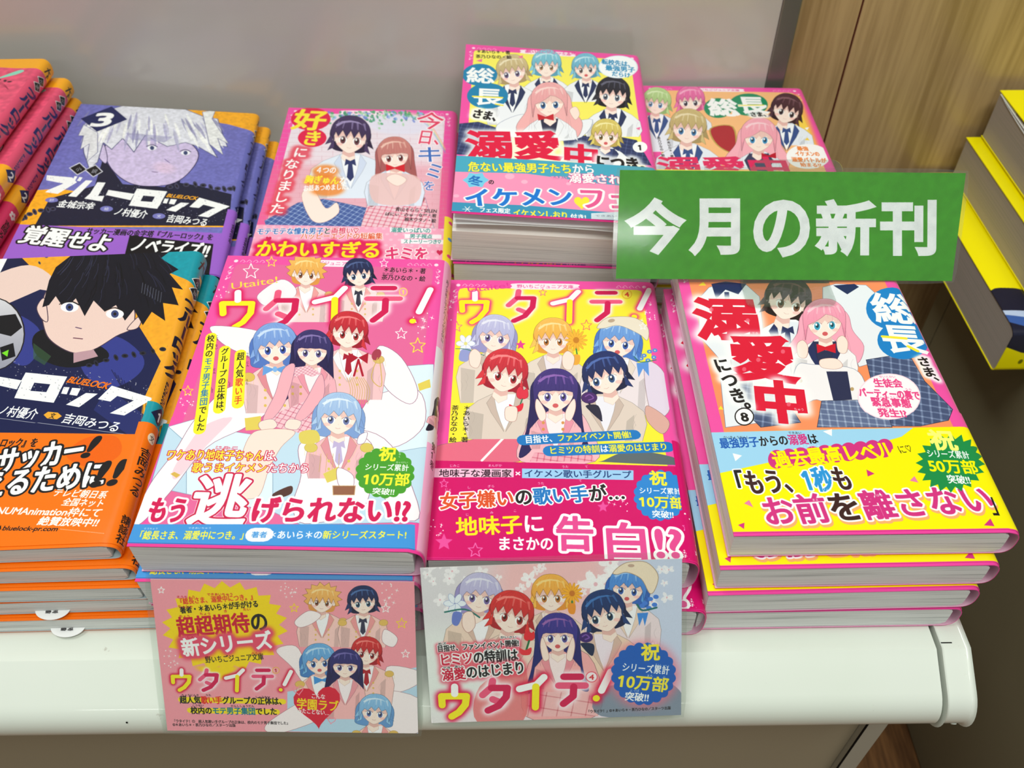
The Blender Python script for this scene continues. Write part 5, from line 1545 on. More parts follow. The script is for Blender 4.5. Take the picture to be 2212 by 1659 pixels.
    # band
    c.poly([(-400, 900), (640, 910), (760, 960), (700, 2000), (-900, 2000)], OR)
    c.poly([(380, 930), (520, 920), (540, 1000), (420, 1060), (300, 1010)], (240, 100, 6), sm=True)
    c.text('『ブルーロック』を', (-130, 950), (172, 948), 36, K, bold=.05)
    c.text('サッカー', (-10, 1035), (380, 975), 110, WH, bold=.06, ol=[(.13, K)])
    c.text('変えるために', (-190, 1150), (478, 1082), 110, WH, bold=.06, ol=[(.13, K)])
    c.text('!', (392, 962), (440, 962), 110, K, bold=.08, it=.3); c.text('!!', (430, 1085), (560, 1072), 130, K, bold=.08, it=.3)
    c.text('テレビ朝日系', (245, 1170), (482, 1182), 32, WH, bold=.04, it=.15); c.text('全国ネット', (285, 1212), (470, 1220), 32, WH, bold=.04, it=.15)
    c.text('NUMAnimation枠にて', (-10, 1250), (458, 1262), 36, WH, bold=.04, it=.15); c.text('絶賛放映中!!', (178, 1298), (445, 1306), 36, WH, bold=.05, it=.15)
    c.text('bluelock-pr.com', (18, 1330), (264, 1334), 24, K, bold=.04, it=.15)
    for k in range(34): c.ell(275 + 6 * k, 1336 + .6 * k, 1.5, 1.5, WH, n=6)
    c.poly([(-5, 1328), (8, 1318), (8, 1340)], K)
    blue_lock_common(c, W, L, T, (246, 168, 40), '1', (16, 20, 48))
    c.mmmode = True
    c.poly([(W - 3, -1), (W + T + 6, -1), (W + T + 6, 14), (W - 3, 14)], TE)
    x = W + T * .42
    c.line([(x - 2, 6), (x + 2, 6)], .9, K, sm=False); c.line([(x, 3.5), (x - 2.2, 11)], .9, K, sm=False); c.line([(x, 6), (x + 2.4, 11)], .9, K, sm=False)
    c.poly([(W - 3, 101), (W + T + 6, 101), (W + T + 6, 113), (W - 3, 113)], TE); c.poly([(x, 102), (x + 4.6, 107), (x, 112), (x - 4.6, 107)], NV); c.text('1', (x - 1.4, 107), (x + 1.4, 107), 6, WH, bold=.05)
    c.poly([(W - 4, 113), (W + T + 6, 113), (W + T + 6, L + 1), (W - 4, L + 1)], OR)
    c.ell(x - 1, 120, 2.2, 2.8, (250, 226, 200)); c.text('文', (x - 2.4, 120), (x + .4, 120), 3, K)
    c.text('吉岡みつる', (x - 1.5, 126), (x - 1.5, 150), 5.6, K, bold=.03, vert=True); c.text('金城宗幸', (x + 5, 124), (x + 5, 144), 3.8, K, bold=.03, vert=True)
    c.text('講談社', (x - 1.5, 160), (x - 1.5, 173), 4.6, K, bold=.03, vert=True)
    c.mmmode = False
    return c


def art_b2():
    W, L, T = SIZE['b2']
    c = sheet('b2', frame_of(0, 100, 620 / 2057), (226, 84, 116), 6)
    OG = (248, 172, 34)
    c.mottle(.04, 5, 11)
    c.mmmode = True
    c.poly([(-1, -1), (W + 30, -1), (W + 30, 13), (W - 14, 13), (W - 30, 11), (-1, 12)], OG)
    c.poly([(W - 22, 27), (W - 12, 16), (W - 8, 17), (W - 12, 22)], (140, 214, 190), sm=True)
    chain(c, [(W - 40, 26), (W - 25, 27), (W - 12, 31)], 1.6, (90, 40, 60))
    for k in range(3): c.line([(W - 28 + k, 30 + 2 * k), (W - 16, 33 + k), (W - 9, 41)], .3, (150, 40, 70))
    for k in range(3): c.ell(W - 16, 58 + 9 * k, 4.2, 1.5, (60, 24, 44), rot=-20)
    c.poly([(W - 22, 88), (W - 12, 82), (W - 9, 90), (W - 12, 100), (W - 24, 102)], (244, 226, 232), sm=True, ol=.25, oc=(60, 30, 44))
    c.mmmode = False
    blue_lock_common(c, W, L, T, (222, 80, 112), '2', (34, 36, 100))
    c.mmmode = True
    c.poly([(W - 4, 105), (W + T + 6, 105), (W + T + 6, 122), (W - 4, 122)], OG)
    x = W + T * .42
    c.poly([(x, 103), (x + 5, 109), (x, 115), (x - 5, 109)], (24, 32, 84)); c.text('2', (x - 1.8, 109), (x + 1.8, 109), 7, WH, bold=.05)
    c.poly([(W - 4, 122), (W + T + 6, 122), (W + T + 6, L + 1), (W - 4, L + 1)], (220, 50, 100))
    for k in range(5): c.ell(x + 1.8 * math.cos(k * 1.257), 129 + 1.8 * math.sin(k * 1.257), 1.2, 1.2, (250, 230, 236), n=10)
    c.text('吉岡みつる', (x, 135), (x, 158), 5, K, bold=.03, vert=True)
    c.mmmode = False
    return c


# cards and sign: reading coordinates map straight onto the flat sheet through its four corners
def quad_mapper(src, wmm, hmm):
    """projective map sending the 4 src corners (TL,TR,BR,BL) to the sheet"""
    dst = [(0, 0), (wmm, 0), (wmm, hmm), (0, hmm)]
    A, B = [], []
    for (x, y), (u, v) in zip(src, dst):
        A.append([x, y, 1, 0, 0, 0, -u * x, -u * y]); B.append(u)
        A.append([0, 0, 0, x, y, 1, -v * x, -v * y]); B.append(v)
    h = np.append(np.linalg.solve(np.array(A, float), np.array(B, float)), 1).reshape(3, 3)

    def f(p):
        q = np.hstack([p, np.ones((len(p), 1))]) @ h.T
        return q[:, :2] / q[:, 2:]
    return f


def art_card1():
    c = Canvas(107.2, 71.4, 9, (246, 160, 172), quad_mapper([(716, 212), (1980, 234), (1998, 958), (802, 952)], 107.2, 71.4))
    c.tw = .0175
    WHT, LN = (252, 240, 242), (170, 120, 130)
    c.poly([(1380, 760), (1700, 700), (1998, 640), (1998, 958), (1380, 952)], (190, 220, 240))
    c.poly([(1325, 560), (1420, 540), (1480, 640), (1560, 700), (1480, 740), (1400, 640)], WHT, sm=True, ol=.08, oc=LN)
    c.poly([(1850, 640), (1998, 660), (1998, 720), (1880, 760)], WHT, sm=True, ol=.08, oc=LN)
    c.poly([(1300, 900), (1500, 780), (1640, 760), (1600, 860), (1380, 952), (1280, 952)], WHT, sm=True, ol=.08, oc=LN)
    c.poly([(1760, 760), (1998, 790), (1998, 952), (1800, 952)], WHT, sm=True, ol=.08, oc=LN)
    pk = dict(top=(250, 206, 200), lapel=(240, 160, 160), gold=(230, 190, 100), ln=.14)
    youth(c, 1545, 320, 56, (250, 196, 110), (226, 156, 80), (255, 230, 170), 4, 'spiky', sh=2.0, blen=4.6, eye=(150, 90, 60), **pk)
    c.poly([(1415, 420), (1480, 370), (1540, 390), (1500, 430), (1440, 450)], WHT, sm=True, ol=.08, oc=LN)
    youth(c, 1738, 325, 58, (34, 52, 104), (18, 26, 60), (90, 130, 190), -4, 'short', sh=1.9, blen=4.4, eye=(50, 80, 110), tie=(54, 56, 80), **pk)
    c.poly([(1840, 460), (1900, 500), (1880, 545), (1830, 520)], WHT, sm=True, ol=.08, oc=LN)
    youth(c, 1755, 570, 58, (220, 54, 52), (170, 26, 40), (250, 150, 140), 8, 'short', sh=2.1, blen=5.2, eye=(160, 40, 40), tie=(176, 24, 40), look=.4, **pk)
    youth(c, 1530, 610, 64, (120, 184, 232), (74, 130, 196), (206, 232, 250), -4, 'bob', sh=1.6, blen=4.4, eye=(50, 90, 160), mouth=1, **pk)
    c.poly([(1545, 700), (1505, 685), (1508, 725), (1545, 708), (1588, 722), (1586, 684)], (70, 150, 220))
    youth(c, 1655, 630, 60, (54, 52, 124), (32, 28, 84), (130, 120, 190), 2, 'long', sh=1.5, blen=5.0, eye=(90, 76, 140), top=(250, 190, 190), lapel=(240, 160, 170), shirt=(252, 240, 244), ln=.14)
    youth(c, 1795, 850, 62, (150, 200, 236), (104, 156, 210), (224, 240, 252), 6, 'bob', sh=1.6, blen=2.4, eye=(90, 110, 170), **pk)
    c.burst(1078, 445, 305, 222, (250, 218, 10), 22, .86, rot=.1)
    c.poly([(930, 640), (1150, 640), (1060, 700)], (250, 218, 10), glow=6)
    RD = (206, 22, 52)
    c.text('『総長さま、溺愛中につき。』', (848, 322), (1228, 300), 30, (226, 60, 40), bold=.04)
    c.text('著者・＊あいら＊が手がける', (862, 364), (1240, 334), 32, K, bold=.05)
    c.text([('超超期待', RD), ('の', K)], (848, 448), (1285, 418), 92, bold=.05)
    c.text('新シリーズ', (872, 548), (1305, 508), 84, WH, bold=.06, ol=[(.13, (232, 80, 110))], glow=(.2, (232, 80, 110)))
    c.text('野いちごジュニア文庫', (985, 606), (1265, 590), 32, K, bold=.02)
    for s_, x, y in (('そうちょう', 890, 300), ('できあいちゅう', 1055, 288), ('ちょしゃ', 888, 346), ('ちょう', 884, 394), ('ちょう', 984, 382), ('き', 1082, 370), ('たい', 1185, 362), ('しん', 914, 496), ('の', 993, 592), ('ぶんこ', 1232, 574)):
        c.text(s_, (x - 9 * len(s_), y), (x + 9 * len(s_), y), 13, RD, bold=.03)
    utaite_title(c, [(870, 705), (1000, 705), (1130, 705), (1262, 700), (1368, 708)], 98, (214, 20, 60))
    c.ell(1325, 657, 18, 16, (240, 190, 60)); c.ell(1325, 657, 15, 13, (250, 170, 180)); c.text('1', (1318, 657), (1332, 657), 20, (180, 40, 30), bold=.04)
    Y = (250, 224, 30)
    c.line([(868, 800), (1360, 808)], 2.6, Y); c.line([(912, 852), (1330, 858)], 2.6, Y)
    c.text([('超人気', K), ('歌い手', (226, 40, 40)), ('グループの正体は、', K)], (862, 800), (1372, 806), 36, bold=.05)
    c.text([('校内の', K), ('モテ男子集団', (20, 120, 150)), ('でした', K)], (915, 852), (1330, 856), 34, bold=.05)
    for s_, x, y in (('ちょうにんき', 912, 778), ('うた', 1000, 778), ('しょうたい', 1262, 786), ('こうない', 950, 828), ('だんししゅうだん', 1165, 830)):
        c.text(s_, (x - 7 * len(s_), y), (x + 7 * len(s_), y), 10, K, bold=.02)
    c.text('「ウタイテ！①　超人気歌い手グループの正体は、校内のモテ男子集団でした」', (826, 904), (1392, 912), 15, K, bold=.02)
    c.text('©＊あいら＊・茶乃ひなの／スターツ出版', (828, 922), (1132, 924), 15, K, bold=.02)
    c.heart(1522, 822, 112, (222, 30, 60), rot=-4); c.heart(1432, 752, 24, (250, 150, 170), rot=-10, wd=.35); c.heart(1590, 896, 18, (250, 150, 170), rot=10, wd=.3)
    c.text('こんな', (1494, 780), (1560, 784), 24, WH, bold=.03); c.text('学園ラブ', (1425, 816), (1622, 830), 50, Y, bold=.04); c.text('みたことない…', (1428, 850), (1580, 862), 24, WH, bold=.03)
    for x, y, r, cc in ((770, 266, 17, WH), (1412, 356, 22, Y), (1845, 360, 22, WH), (1920, 432, 26, Y), (1938, 578, 20, WH)): c.star(x, y, r, cc, .3)
    c.sparks(1380, 265, 45, 16, seed=12); c.sparks(1850, 290, 60, 14, seed=13); c.sparks(820, 600, 50, 12, seed=14)
    c.grain(.05, 3)
    return c


def art_card2():
    c = Canvas(105.6, 71, 9, (240, 224, 232), quad_mapper([(92, 168), (1935, 85), (1925, 1185), (165, 1232)], 105.6, 71))
    c.tw = .015
    c.ell(300, 400, 400, 300, (226, 222, 226), glow=60); c.ell(1050, 300, 500, 220, (246, 196, 196), glow=60); c.ell(1800, 500, 350, 500, (206, 216, 238), glow=60); c.ell(250, 900, 300, 300, (236, 240, 236), glow=50)
    rg = random.Random(8)

    def blossom(x, y, r, al=.9):
        for k in range(5):
            a = k * 1.2566 + rg.random()
            c.ell(x + r * .55 * math.cos(a), y + r * .5 * math.sin(a), r * .5, r * .3, (254, 250, 252), rot=math.degrees(a), alpha=al, n=14)
        c.ell(x, y, r * .14, r * .14, (240, 190, 200))
    for k in range(46): blossom(rg.uniform(120, 1900), 130 + abs(rg.gauss(0, 190)), rg.uniform(22, 50), .75)
    blossom(1315, 270, 105); blossom(1420, 120, 80); blossom(850, 240, 60)
    TA, TD, LN = (240, 214, 196), (220, 188, 172), (150, 110, 110)
    youth(c, 505, 350, 118, (206, 202, 232), (160, 150, 204), (240, 238, 250), 8, 'bob', top=TA, lapel=TD, sh=2.0, blen=5.4, eye=(120, 100, 160), ln=.14)
    youth(c, 1000, 345, 110, (250, 190, 80), (232, 150, 50), (255, 226, 150), 0, 'short', top=TA, lapel=TD, shirt=(246, 226, 226), sh=2.1, blen=6, eye=(190, 120, 50), ln=.14)
    youth(c, 1545, 290, 110, (90, 160, 232), (50, 104, 190), (176, 214, 250), 6, 'bob', top=(240, 222, 226), lapel=TA, sh=2.0, blen=6, eye=(50, 90, 170), mouth=1, ln=.14)
    c.poly([(1438, 190), (1490, 140), (1560, 112), (1680, 115), (1760, 200), (1740, 300), (1700, 330), (1640, 230), (1540, 185), (1470, 200)], (244, 226, 200), sm=True, ol=.12, oc=(170, 140, 110))
    c.ell(1568, 138, 24, 11, (200, 170, 150))
    youth(c, 720, 480, 125, (228, 56, 50), (176, 28, 36), (252, 150, 140), 12, 'short', top=(240, 216, 200), lapel=TD, shirt=(246, 236, 240), sh=2.0, blen=4.0, eye=(160, 40, 30), look=.6, ln=.14)
    youth(c, 1375, 470, 125, (22, 60, 120), (10, 28, 70), (70, 130, 200), -14, 'short', top=(242, 214, 190), lapel=TD, shirt=(244, 230, 240), sh=2.0, blen=4.2, eye=(30, 60, 90), look=-.8, ln=.14)
    c.poly([(880, 760), (1260, 760), (1330, 1180), (820, 1190)], (246, 176, 176), sm=True, ol=.1, oc=LN)
    youth(c, 1045, 620, 115, (66, 54, 150), (30, 34, 112), (170, 110, 180), 0, 'long', top=(248, 176, 176), lapel=(236, 150, 160), shirt=(252, 232, 232), sh=1.4, blen=3.8, eye=(84, 76, 150), mouth=1, ln=.14)
    for q in (-1, 1):
        c.poly([(1045 + q * 70, 730), (1045 + q * 105, 640), (1045 + q * 122, 700), (1045 + q * 100, 800), (1045 + q * 62, 790)], (253, 228, 216), sm=True, ol=.1, oc=(190, 140, 130))
    c.poly([(850, 1020), (1260, 1020), (1330, 1190), (790, 1190)], (244, 190, 190), pat=('plaid', (200, 100, 110), 6, .5, 12))
    c.poly([(500, 980), (760, 850), (830, 900), (800, 1220), (480, 1225)], (232, 120, 120), sm=True, alpha=.85)
    c.poly([(1330, 1010), (1600, 960), (1880, 980), (1925, 1185), (1350, 1190)], (110, 130, 150), sm=True, alpha=.8)
    for k in range(6):
        a = k * 1.05; c.ell(330 + 42 * math.cos(a), 410 + 38 * math.sin(a), 36, 20, (238, 244, 252), rot=math.degrees(a), ol=.06, oc=(130, 150, 200))
    c.poly([(320, 470), (380, 480), (350, 560), (310, 545)], (110, 130, 206), sm=True); c.line([(260, 470), (400, 450), (500, 505)], .7, (40, 120, 110))
    c.poly([(390, 480), (450, 470), (470, 560), (420, 610), (380, 560)], (253, 228, 216), sm=True, ol=.1, oc=(180, 130, 120))
    for k in range(14):
        a = k * .449; c.ell(1148 + 46 * math.cos(a), 335 + 46 * math.sin(a), 30, 9, (250, 180, 40), rot=math.degrees(a), ol=.05, oc=(206, 130, 30))
    c.ell(1148, 335, 20, 20, (206, 120, 30)); c.line([(1148, 390), (1150, 440)], .8, (60, 130, 70)); c.poly([(1120, 410), (1170, 410), (1165, 475), (1125, 470)], (236, 150, 40), sm=True)
    for dx, dy in ((0, 0), (40, -30), (70, 10), (30, 34), (80, -45), (-20, 20)):
        c.ell(1665 + dx, 400 + dy, 20, 15, (70, 130, 220))
    c.line([(1610, 410), (1650, 450), (1750, 430)], .8, (30, 110, 110)); c.poly([(1610, 470), (1690, 465), (1665, 560), (1650, 500), (1625, 560)], (60, 140, 224))
    c.poly([(810, 620), (835, 590), (860, 610), (880, 600), (882, 650), (845, 668), (812, 655)], (228, 40, 50), sm=True); c.line([(845, 665), (815, 760)], .8, (30, 110, 60)); c.poly([(775, 715), (815, 730), (860, 712), (850, 760), (790, 760)], (232, 50, 60), sm=True)
    c.ell(1245, 640, 50, 36, (60, 30, 110)); c.line([(1220, 635), (1245, 622), (1268, 642), (1240, 655)], .6, (120, 80, 170)); c.poly([(1210, 680), (1300, 690), (1290, 770), (1230, 720)], (20, 40, 76), sm=True)
    RG = (232, 60, 90)
    c.text('目指せ、ファンイベント開催!', (208, 722), (772, 680), 46, K, bold=.05, ol=[(.16, WH)], glow=(.35, RG, .6))
    c.text([('ヒミツ', (206, 20, 60)), ('の特訓は', K)], (222, 800), (765, 762), 84, bold=.05, ol=[(.14, WH)], glow=(.25, RG, .6))
    c.text([('溺愛', (206, 20, 60)), ('のはじまり', K)], (240, 900), (815, 848), 84, bold=.05, ol=[(.14, WH)], glow=(.25, RG, .6))
    for s_, x, y in (('めざ', 240, 688), ('かいさい', 700, 642), ('とっくん', 600, 722), ('でき', 270, 853), ('あい', 352, 845)):
        c.text(s_, (x - 14 * len(s_), y), (x + 14 * len(s_), y - 2), 18, K, bold=.03, ol=[(.2, WH)])
    utaite_title(c, [(325, 1085), (605, 1045), (870, 1020), (1145, 1005), (1358, 975)], 205, (226, 20, 70))
    c.ell(1284, 916, 42, 38, RG); c.ell(1284, 916, 37, 33, (250, 236, 240)); c.text('4', (1268, 916), (1300, 916), 46, (214, 40, 50), bold=.04)
    c.ell(1655, 900, 250, 230, (240, 120, 140), glow=16, alpha=.7)
    c.burst(1655, 895, 235, 222, (20, 96, 190), 20, .93, scallop=True)
    c.text('祝', (1640, 745), (1770, 740), 112, (250, 232, 60), bold=.06); c.text('シリーズ累計', (1502, 845), (1840, 872), 58, WH, bold=.03)
    c.text('10万部', (1468, 940), (1832, 975), 98, (250, 232, 60), bold=.05); c.text('突破!!', (1522, 1050), (1692, 1062), 58, WH, bold=.05)
    for s_, x, y in (('しゅく', 1722, 680), ('るい', 1758, 832), ('けい', 1816, 840), ('まん', 1700, 907), ('ぶ', 1800, 918), ('とっぱ', 1590, 1012)): c.text(s_, (x - 11 * len(s_), y), (x + 11 * len(s_), y), 17, WH)
    c.text('「ウタイテ！」©＊あいら＊・茶乃ひなの／スターツ出版', (1248, 1158), (1850, 1134), 22, K, bold=.02)
    c.grain(.06, 4)
    return c


def art_sign():
    c = Canvas(173.4, 54.1, 9, (72, 156, 44), quad_mapper([(113, 76), (2124, 98), (2040, 724), (82, 712)], 173.4, 54.1))
    for ch, x0, x1, y, h in (('今', 145, 492, 405, 345), ('月', 515, 815, 408, 345), ('の', 888, 1222, 418, 350), ('新', 1252, 1605, 412, 340), ('刊', 1625, 1955, 415, 340)):
        cs, adv = glyph(ch)
        xs = np.concatenate([k[:, 0] for k in cs]); ys = np.concatenate([k[:, 1] for k in cs])
        # place the ink box of each big character exactly
        m = c.P([(x0 + 14, y - h * .44), (x1 - 14, y - h * .44), (x0 + 14, y + h * .44)])
        ax, ay = (m[1] - m[0]) / (xs.max() - xs.min()), (m[2] - m[0]) / (ys.max() - ys.min())
        q = orient([m[0] + (k[:, 0:1] - xs.min()) * ax + (ys.max() - k[:, 1:2]) * ay for k in cs])
        c._blend(edges_of(swell(q, 1.15 * c.S)), (244, 248, 250))
    c.grain(.10, 5)
    c.mottle(.015, 10, 6)
    return c


def art_mag(n):
    """yellow magazine cover: 257 wide (x) by 182 deep"""
    c = Canvas(257, 182 + 40, 2.5, (255, 240, 0), None)
    c.mmmode = True
    if n == 2:
        c.poly([(-2, 142), (14, 136), (30, 142), (60, 150), (80, 200), (-2, 188)], (28, 28, 50), sm=True)
        c.poly([(-2, 158), (22, 160), (50, 172), (50, 178), (20, 168), (-2, 162)], (190, 206, 236), sm=True)
        c.poly([(-2, 162), (20, 167), (40, 176), (20, 176), (-2, 168)], (60, 96, 170), sm=True)
    if n == 0:
        for k in range(3):
            c.line([(26 + 9 * k, 5), (30 + 9 * k, 5)], 1.2, (20, 90, 40)); c.line([(28 + 9 * k, 2), (28 + 9 * k, 8)], 1.2, (20, 90, 40))
    c.line([(20, -1), (20, 183)], .25, (200, 190, 0), sm=False)
    for k in range(8):
        c.ell(14 + 5.0 * k, 202, 1.5, 2.2, (120, 120, 10), n=8)
    return c

# ------------------------------------------------------------------ paperbacks
def rrange(a, b_, n): return [a + (b_ - a) * k / n for k in range(n + 1)]


def make_sheets():
    out = {}
    for k, fn in (('u1', art_u1), ('u4', art_u4), ('s8', art_s8), ('ky', art_ky), ('s1', art_s1), ('s3', art_s3), ('b1', art_b1), ('b2', art_b2), ('b3', art_b3)):
        cv = fn()
        if k in ('b1', 'b3', 'b2'): cv.grain(.04, 9)
        out[k] = (mat_print('print_' + k, cv.image('sheet_' + k), .30 if k[0] != 'b' else .26, .4), cv.w / cv.S, cv.h / cv.S)
    return out


SHEETS = make_sheets()


def shell(name, key, thick, y0, y1, off, parent, lift=0.0, inner=None, back_to=0.0, nx=8, ny=14, bow=.25, rim=None):
    """cover or paper band wrapped round the book: (thickness function, y range, distance off the cover)"""
    W, L, T = SIZE[key]
    pm, cw, ch = SHEETS[key]
    prof = [(x, 0.0) for x in rrange(-off * 0, W - 4.0, nx)]
    for k in range(1, 12):
        a = math.pi * k / 12
        e = .75
        prof.append((W - 4.0 + 6.0 * abs(math.sin(a)) ** e, (1 - math.copysign(abs(math.cos(a)) ** e, math.cos(a))) / 2))
    prof += [(x, 1.0) for x in reversed(rrange(back_to, W - 4.0, nx))]
    n = len(prof)
    ys = rrange(y0, y1, ny)

    def pt(i, y, o):
        x, b_ = prof[i]
        t = thick(x, y)
        z = -b_ * t
        if b_ == 0:
            z += lift * max(0, 1 - y / 34.0) ** 2 + bow * math.sin(math.pi * y / L) * math.sin(math.pi * min(1, x / W)) - bow * .2
        # outward normal in the profile plane
        p, q = prof[max(0, i - 1)], prof[min(n - 1, i + 1)]
        dx, dz = q[0] - p[0], -(q[1] - p[1]) * t
        l = math.hypot(dx, dz) or 1
        return (x - dz / l * o, y, z + dx / l * o)
    arc = [0.0]
    for i in range(1, n):
        arc.append(arc[-1] + math.hypot(prof[i][0] - prof[i - 1][0], (prof[i][1] - prof[i - 1][1]) * T))
    v, uv, f, mi = [], [], [], []
    for y in ys:
        for i in range(n):
            v.append(pt(i, y, off)); uv.append((arc[i] / cw, y / L))
    for y in ys:
        for i in range(n):
            v.append(pt(i, y, off - .32)); uv.append((arc[i] / cw, y / L))
    m = len(ys)
    B = m * n
    for j in range(m - 1):
        for i in range(n - 1):
            a = j * n + i
            f.append((a, a + 1, a + n + 1, a + n)); mi.append(0)
            f.append((B + a, B + a + n, B + a + n + 1, B + a + 1)); mi.append(1)
    for i in range(n - 1):
        f.append((i, B + i, B + i + 1, i + 1)); mi.append(0)
        a = (m - 1) * n + i
        f.append((a, a + 1, B + a + 1, B + a)); mi.append(0)
    for j in range(m - 1):
        a = j * n
        f.append((a, a + n, B + a + n, B + a)); mi.append(0)
        a = j * n + n - 1
        f.append((a, B + a, B + a + n, a + n)); mi.append(0)
    o = mesh_obj(name, v, [tuple(reversed(q)) for q in f], None, parent, uvs=uv, smooth=True, mats=[pm, inner or (M_LIN_GREY if key[0] == 'b' else M_LIN_PINK)], midx=mi)
    try: o.data.set_sharp_from_angle(angle=math.radians(45))
    except Exception: pass
    return o


def pages(key, thick, parent, mat, gap_near=0.0, name='page_block'):
    W, L, T = SIZE[key]
    prof = [(.5, 0.02), (W - 8, 0.02), (W - 4.5, .05), (W - 2.6, .16), (W - 2.4, .5), (W - 2.6, .84), (W - 4.5, .95), (W - 8, .98), (.7, .98), (.4, .5)]
    ys = [.3, 6, 14, 30, L - .4]
    n = len(prof)
    v, f = [], []
    for y in ys:
        g = gap_near * max(0, 1 - y / 90.0)
        for x, b_ in prof:
            t = thick(x, y)
            top = -.55 - g
            bot = -t + .5
            v.append((x, y, top + (bot - top) * b_))
    for j in range(len(ys) - 1):
        for i in range(n):
            k = (i + 1) % n
            f.append((j * n + i, (j + 1) * n + i, (j + 1) * n + k, j * n + k))
    f.append(tuple(range(n)))
    f.append(tuple((len(ys) - 1) * n + i for i in reversed(range(n))))
    o = mesh_obj(name, v, f, mat, parent)
    return o


def flyleaf(key, parent, z0, curl, mat, x0=1.0, x1=None, name='flyleaf'):
    W, L, T = SIZE[key]
    x1 = x1 or W - 6
    v, f = [], []
    xs, ys = rrange(x0, x1, 10), rrange(1.0, 70, 10)
    for s_ in (0, -.12):
        for y in ys:
            for x in xs:
                t = (x - x0) / (x1 - x0)
                v.append((x, y, z0 * max(0, 1 - y / 90.0) - .5 + curl * math.sin(math.pi * min(1, t * 1.1)) * max(0, 1 - y / 60.0) ** 1.5 + s_))
    n, m = len(xs), len(ys)
    B = n * m
    for j in range(m - 1):
        for i in range(n - 1):
            a = j * n + i
            f.append((a, a + 1, a + n + 1, a + n)); f.append((B + a, B + a + n, B + a + n + 1, B + a + 1))
    for i in range(n - 1): f.append((i, B + i, B + i + 1, i + 1))
    return mesh_obj(name, v, f, mat, parent, smooth=True)


def price_slip(parent, x, y, zt, r=7.6):
    """half-round tab of an order slip sticking out between the pages, print upside down"""
    v, f = [], []
    seg = 18
    for z in (0, -.2):
        v.append((x - r, y + 2, zt + z)); v.append((x + r, y + 2, zt + z))
        for k in range(seg + 1):
            a = math.pi * k / seg
            v.append((x + r * math.cos(a), y - r * .62 * math.sin(a), zt + z - .9 * math.sin(a)))
    n = seg + 3
    f.append(tuple([0, 1] + list(range(2, n)))); f.append(tuple(reversed([n, n + 1] + list(range(n + 2, 2 * n)))))
    for k in range(2, n - 1): f.append((k, k + n, k + 1 + n, k + 1))
    o = mesh_obj('order_slip', v, f, M_PAPER, parent)
    # the two characters, as a thin printed relief on the tab
    vv, ff = [], []
    for ci, ch in enumerate('価定'):
        cs, _ = glyph(ch)
        for g in cs:
            for k in range(len(g)):
                a, b_ = g[k], g[(k + 1) % len(g)]
                d = np.array([b_[0] - a[0], b_[1] - a[1]]); l = np.hypot(*d)
                if l < 1e-5: continue
                nn = np.array([-d[1], d[0]]) / l * .035
                q = [a + nn, b_ + nn, b_ - nn, a - nn]
                base_i = len(vv)
                for p in q:
                    px, py = -(p[0] - .5) * 2.6 + (x - 1.6 + ci * 3.0), -(p[1] - .38) * 1.8
                    vv.append((px, y - r * .16 + py, zt - .04))
                ff.append((base_i, base_i + 1, base_i + 2, base_i + 3))
    mesh_obj('slip_lettering', vv, ff, M_INK, o)
    return o


M_INK = mat_plain('black_ink', (40, 36, 40), .6, .2)


def make_book(key, n_in_stack, name='paperback_book', band=None, lift=0.0, gap_near=0.0, pmat=None, leaves=0, bow=.25):
    W, L, T = SIZE[key]
    x, y, z, yaw, tx, ty = POSE[key]
    dropx = math.sin(math.radians(ty)) * W / n_in_stack
    risey = math.sin(math.radians(tx)) * L / n_in_stack
    T0 = z / n_in_stack - (2.0 if key == 'b3' else 1.15)

    def thick(px, py): return T0 - dropx * min(1, max(0, px / W)) + risey * py / L
    SIZE[key] = (W, L, T0)
    root = empty(name)
    shell('cover', key, thick, 0, L, 0.0, root, lift=lift, bow=bow)
    pages(key, thick, root, pmat or M_PAGES, gap_near)
    if band:
        shell('paper_band', key, thick, band[0], band[1], .38, root, lift=lift, bow=bow, ny=8)
    for k in range(leaves):
        flyleaf(key, root, -gap_near * (.25 + .35 * k), (-.9, 1.6, .6)[k % 3], M_PAPER)
    return root


def set_pose(root, pose, frac=1.0, d=(0, 0, 0, 0)):
    o, M = book_frame(pose[0], pose[1], pose[2] * frac, pose[3] + d[3], pose[4] * frac, pose[5] * frac)
    o = o + np.array([d[0], d[1], d[2]])
    m4 = Matrix([[M[0][0], M[0][1], M[0][2], o[0] * MM], [M[1][0], M[1][1], M[1][2], o[1] * MM], [M[2][0], M[2][1], M[2][2], o[2] * MM + SHELF_Z], [0, 0, 0, 1]])
    root.matrix_world = m4


def copy_thing(root):
    r = root.copy(); COL.objects.link(r)
    for ch in list(root.children):
        c_ = ch.copy(); COL.objects.link(c_); c_.parent = r
        for g in list(ch.children):
            d = g.copy(); COL.objects.link(d); d.parent = c_
    return r


def stack(key, shifts, labels, group, **kw):
    """top copy posed first, the copies under it follow with their own small shifts"""
    n = len(shifts)
    fr = kw.pop('fr', None) or [(n - i) / n for i in range(n)]
    first = make_book(key, 1 / (fr[0] - fr[1]), **kw)
    kw.update(lift=0.0, gap_near=0.0, leaves=0, bow=.1)
    under = make_book(key, 1 / (fr[1] - (fr[2] if n > 2 else 0)), **kw)
    tops = [first, under]
    for i in range(2, n): tops.append(copy_thing(under))
    for i, (r, d) in enumerate(zip(tops, shifts)):
        set_pose(r, POSE[key], fr[i], d)
        tag(r, labels[i], 'book', group)
    return tops


ORD = ['topmost', 'second from top', 'third from top', 'fourth from top', 'fifth from top', 'sixth from top']


def lab(desc, n, last='bottom'):
    o = [desc[0]]
    for i in range(1, n):
        w_ = ORD[i] if i < n - 1 else 'bottom copy'
        o.append(desc[1].replace('#', w_))
    return o


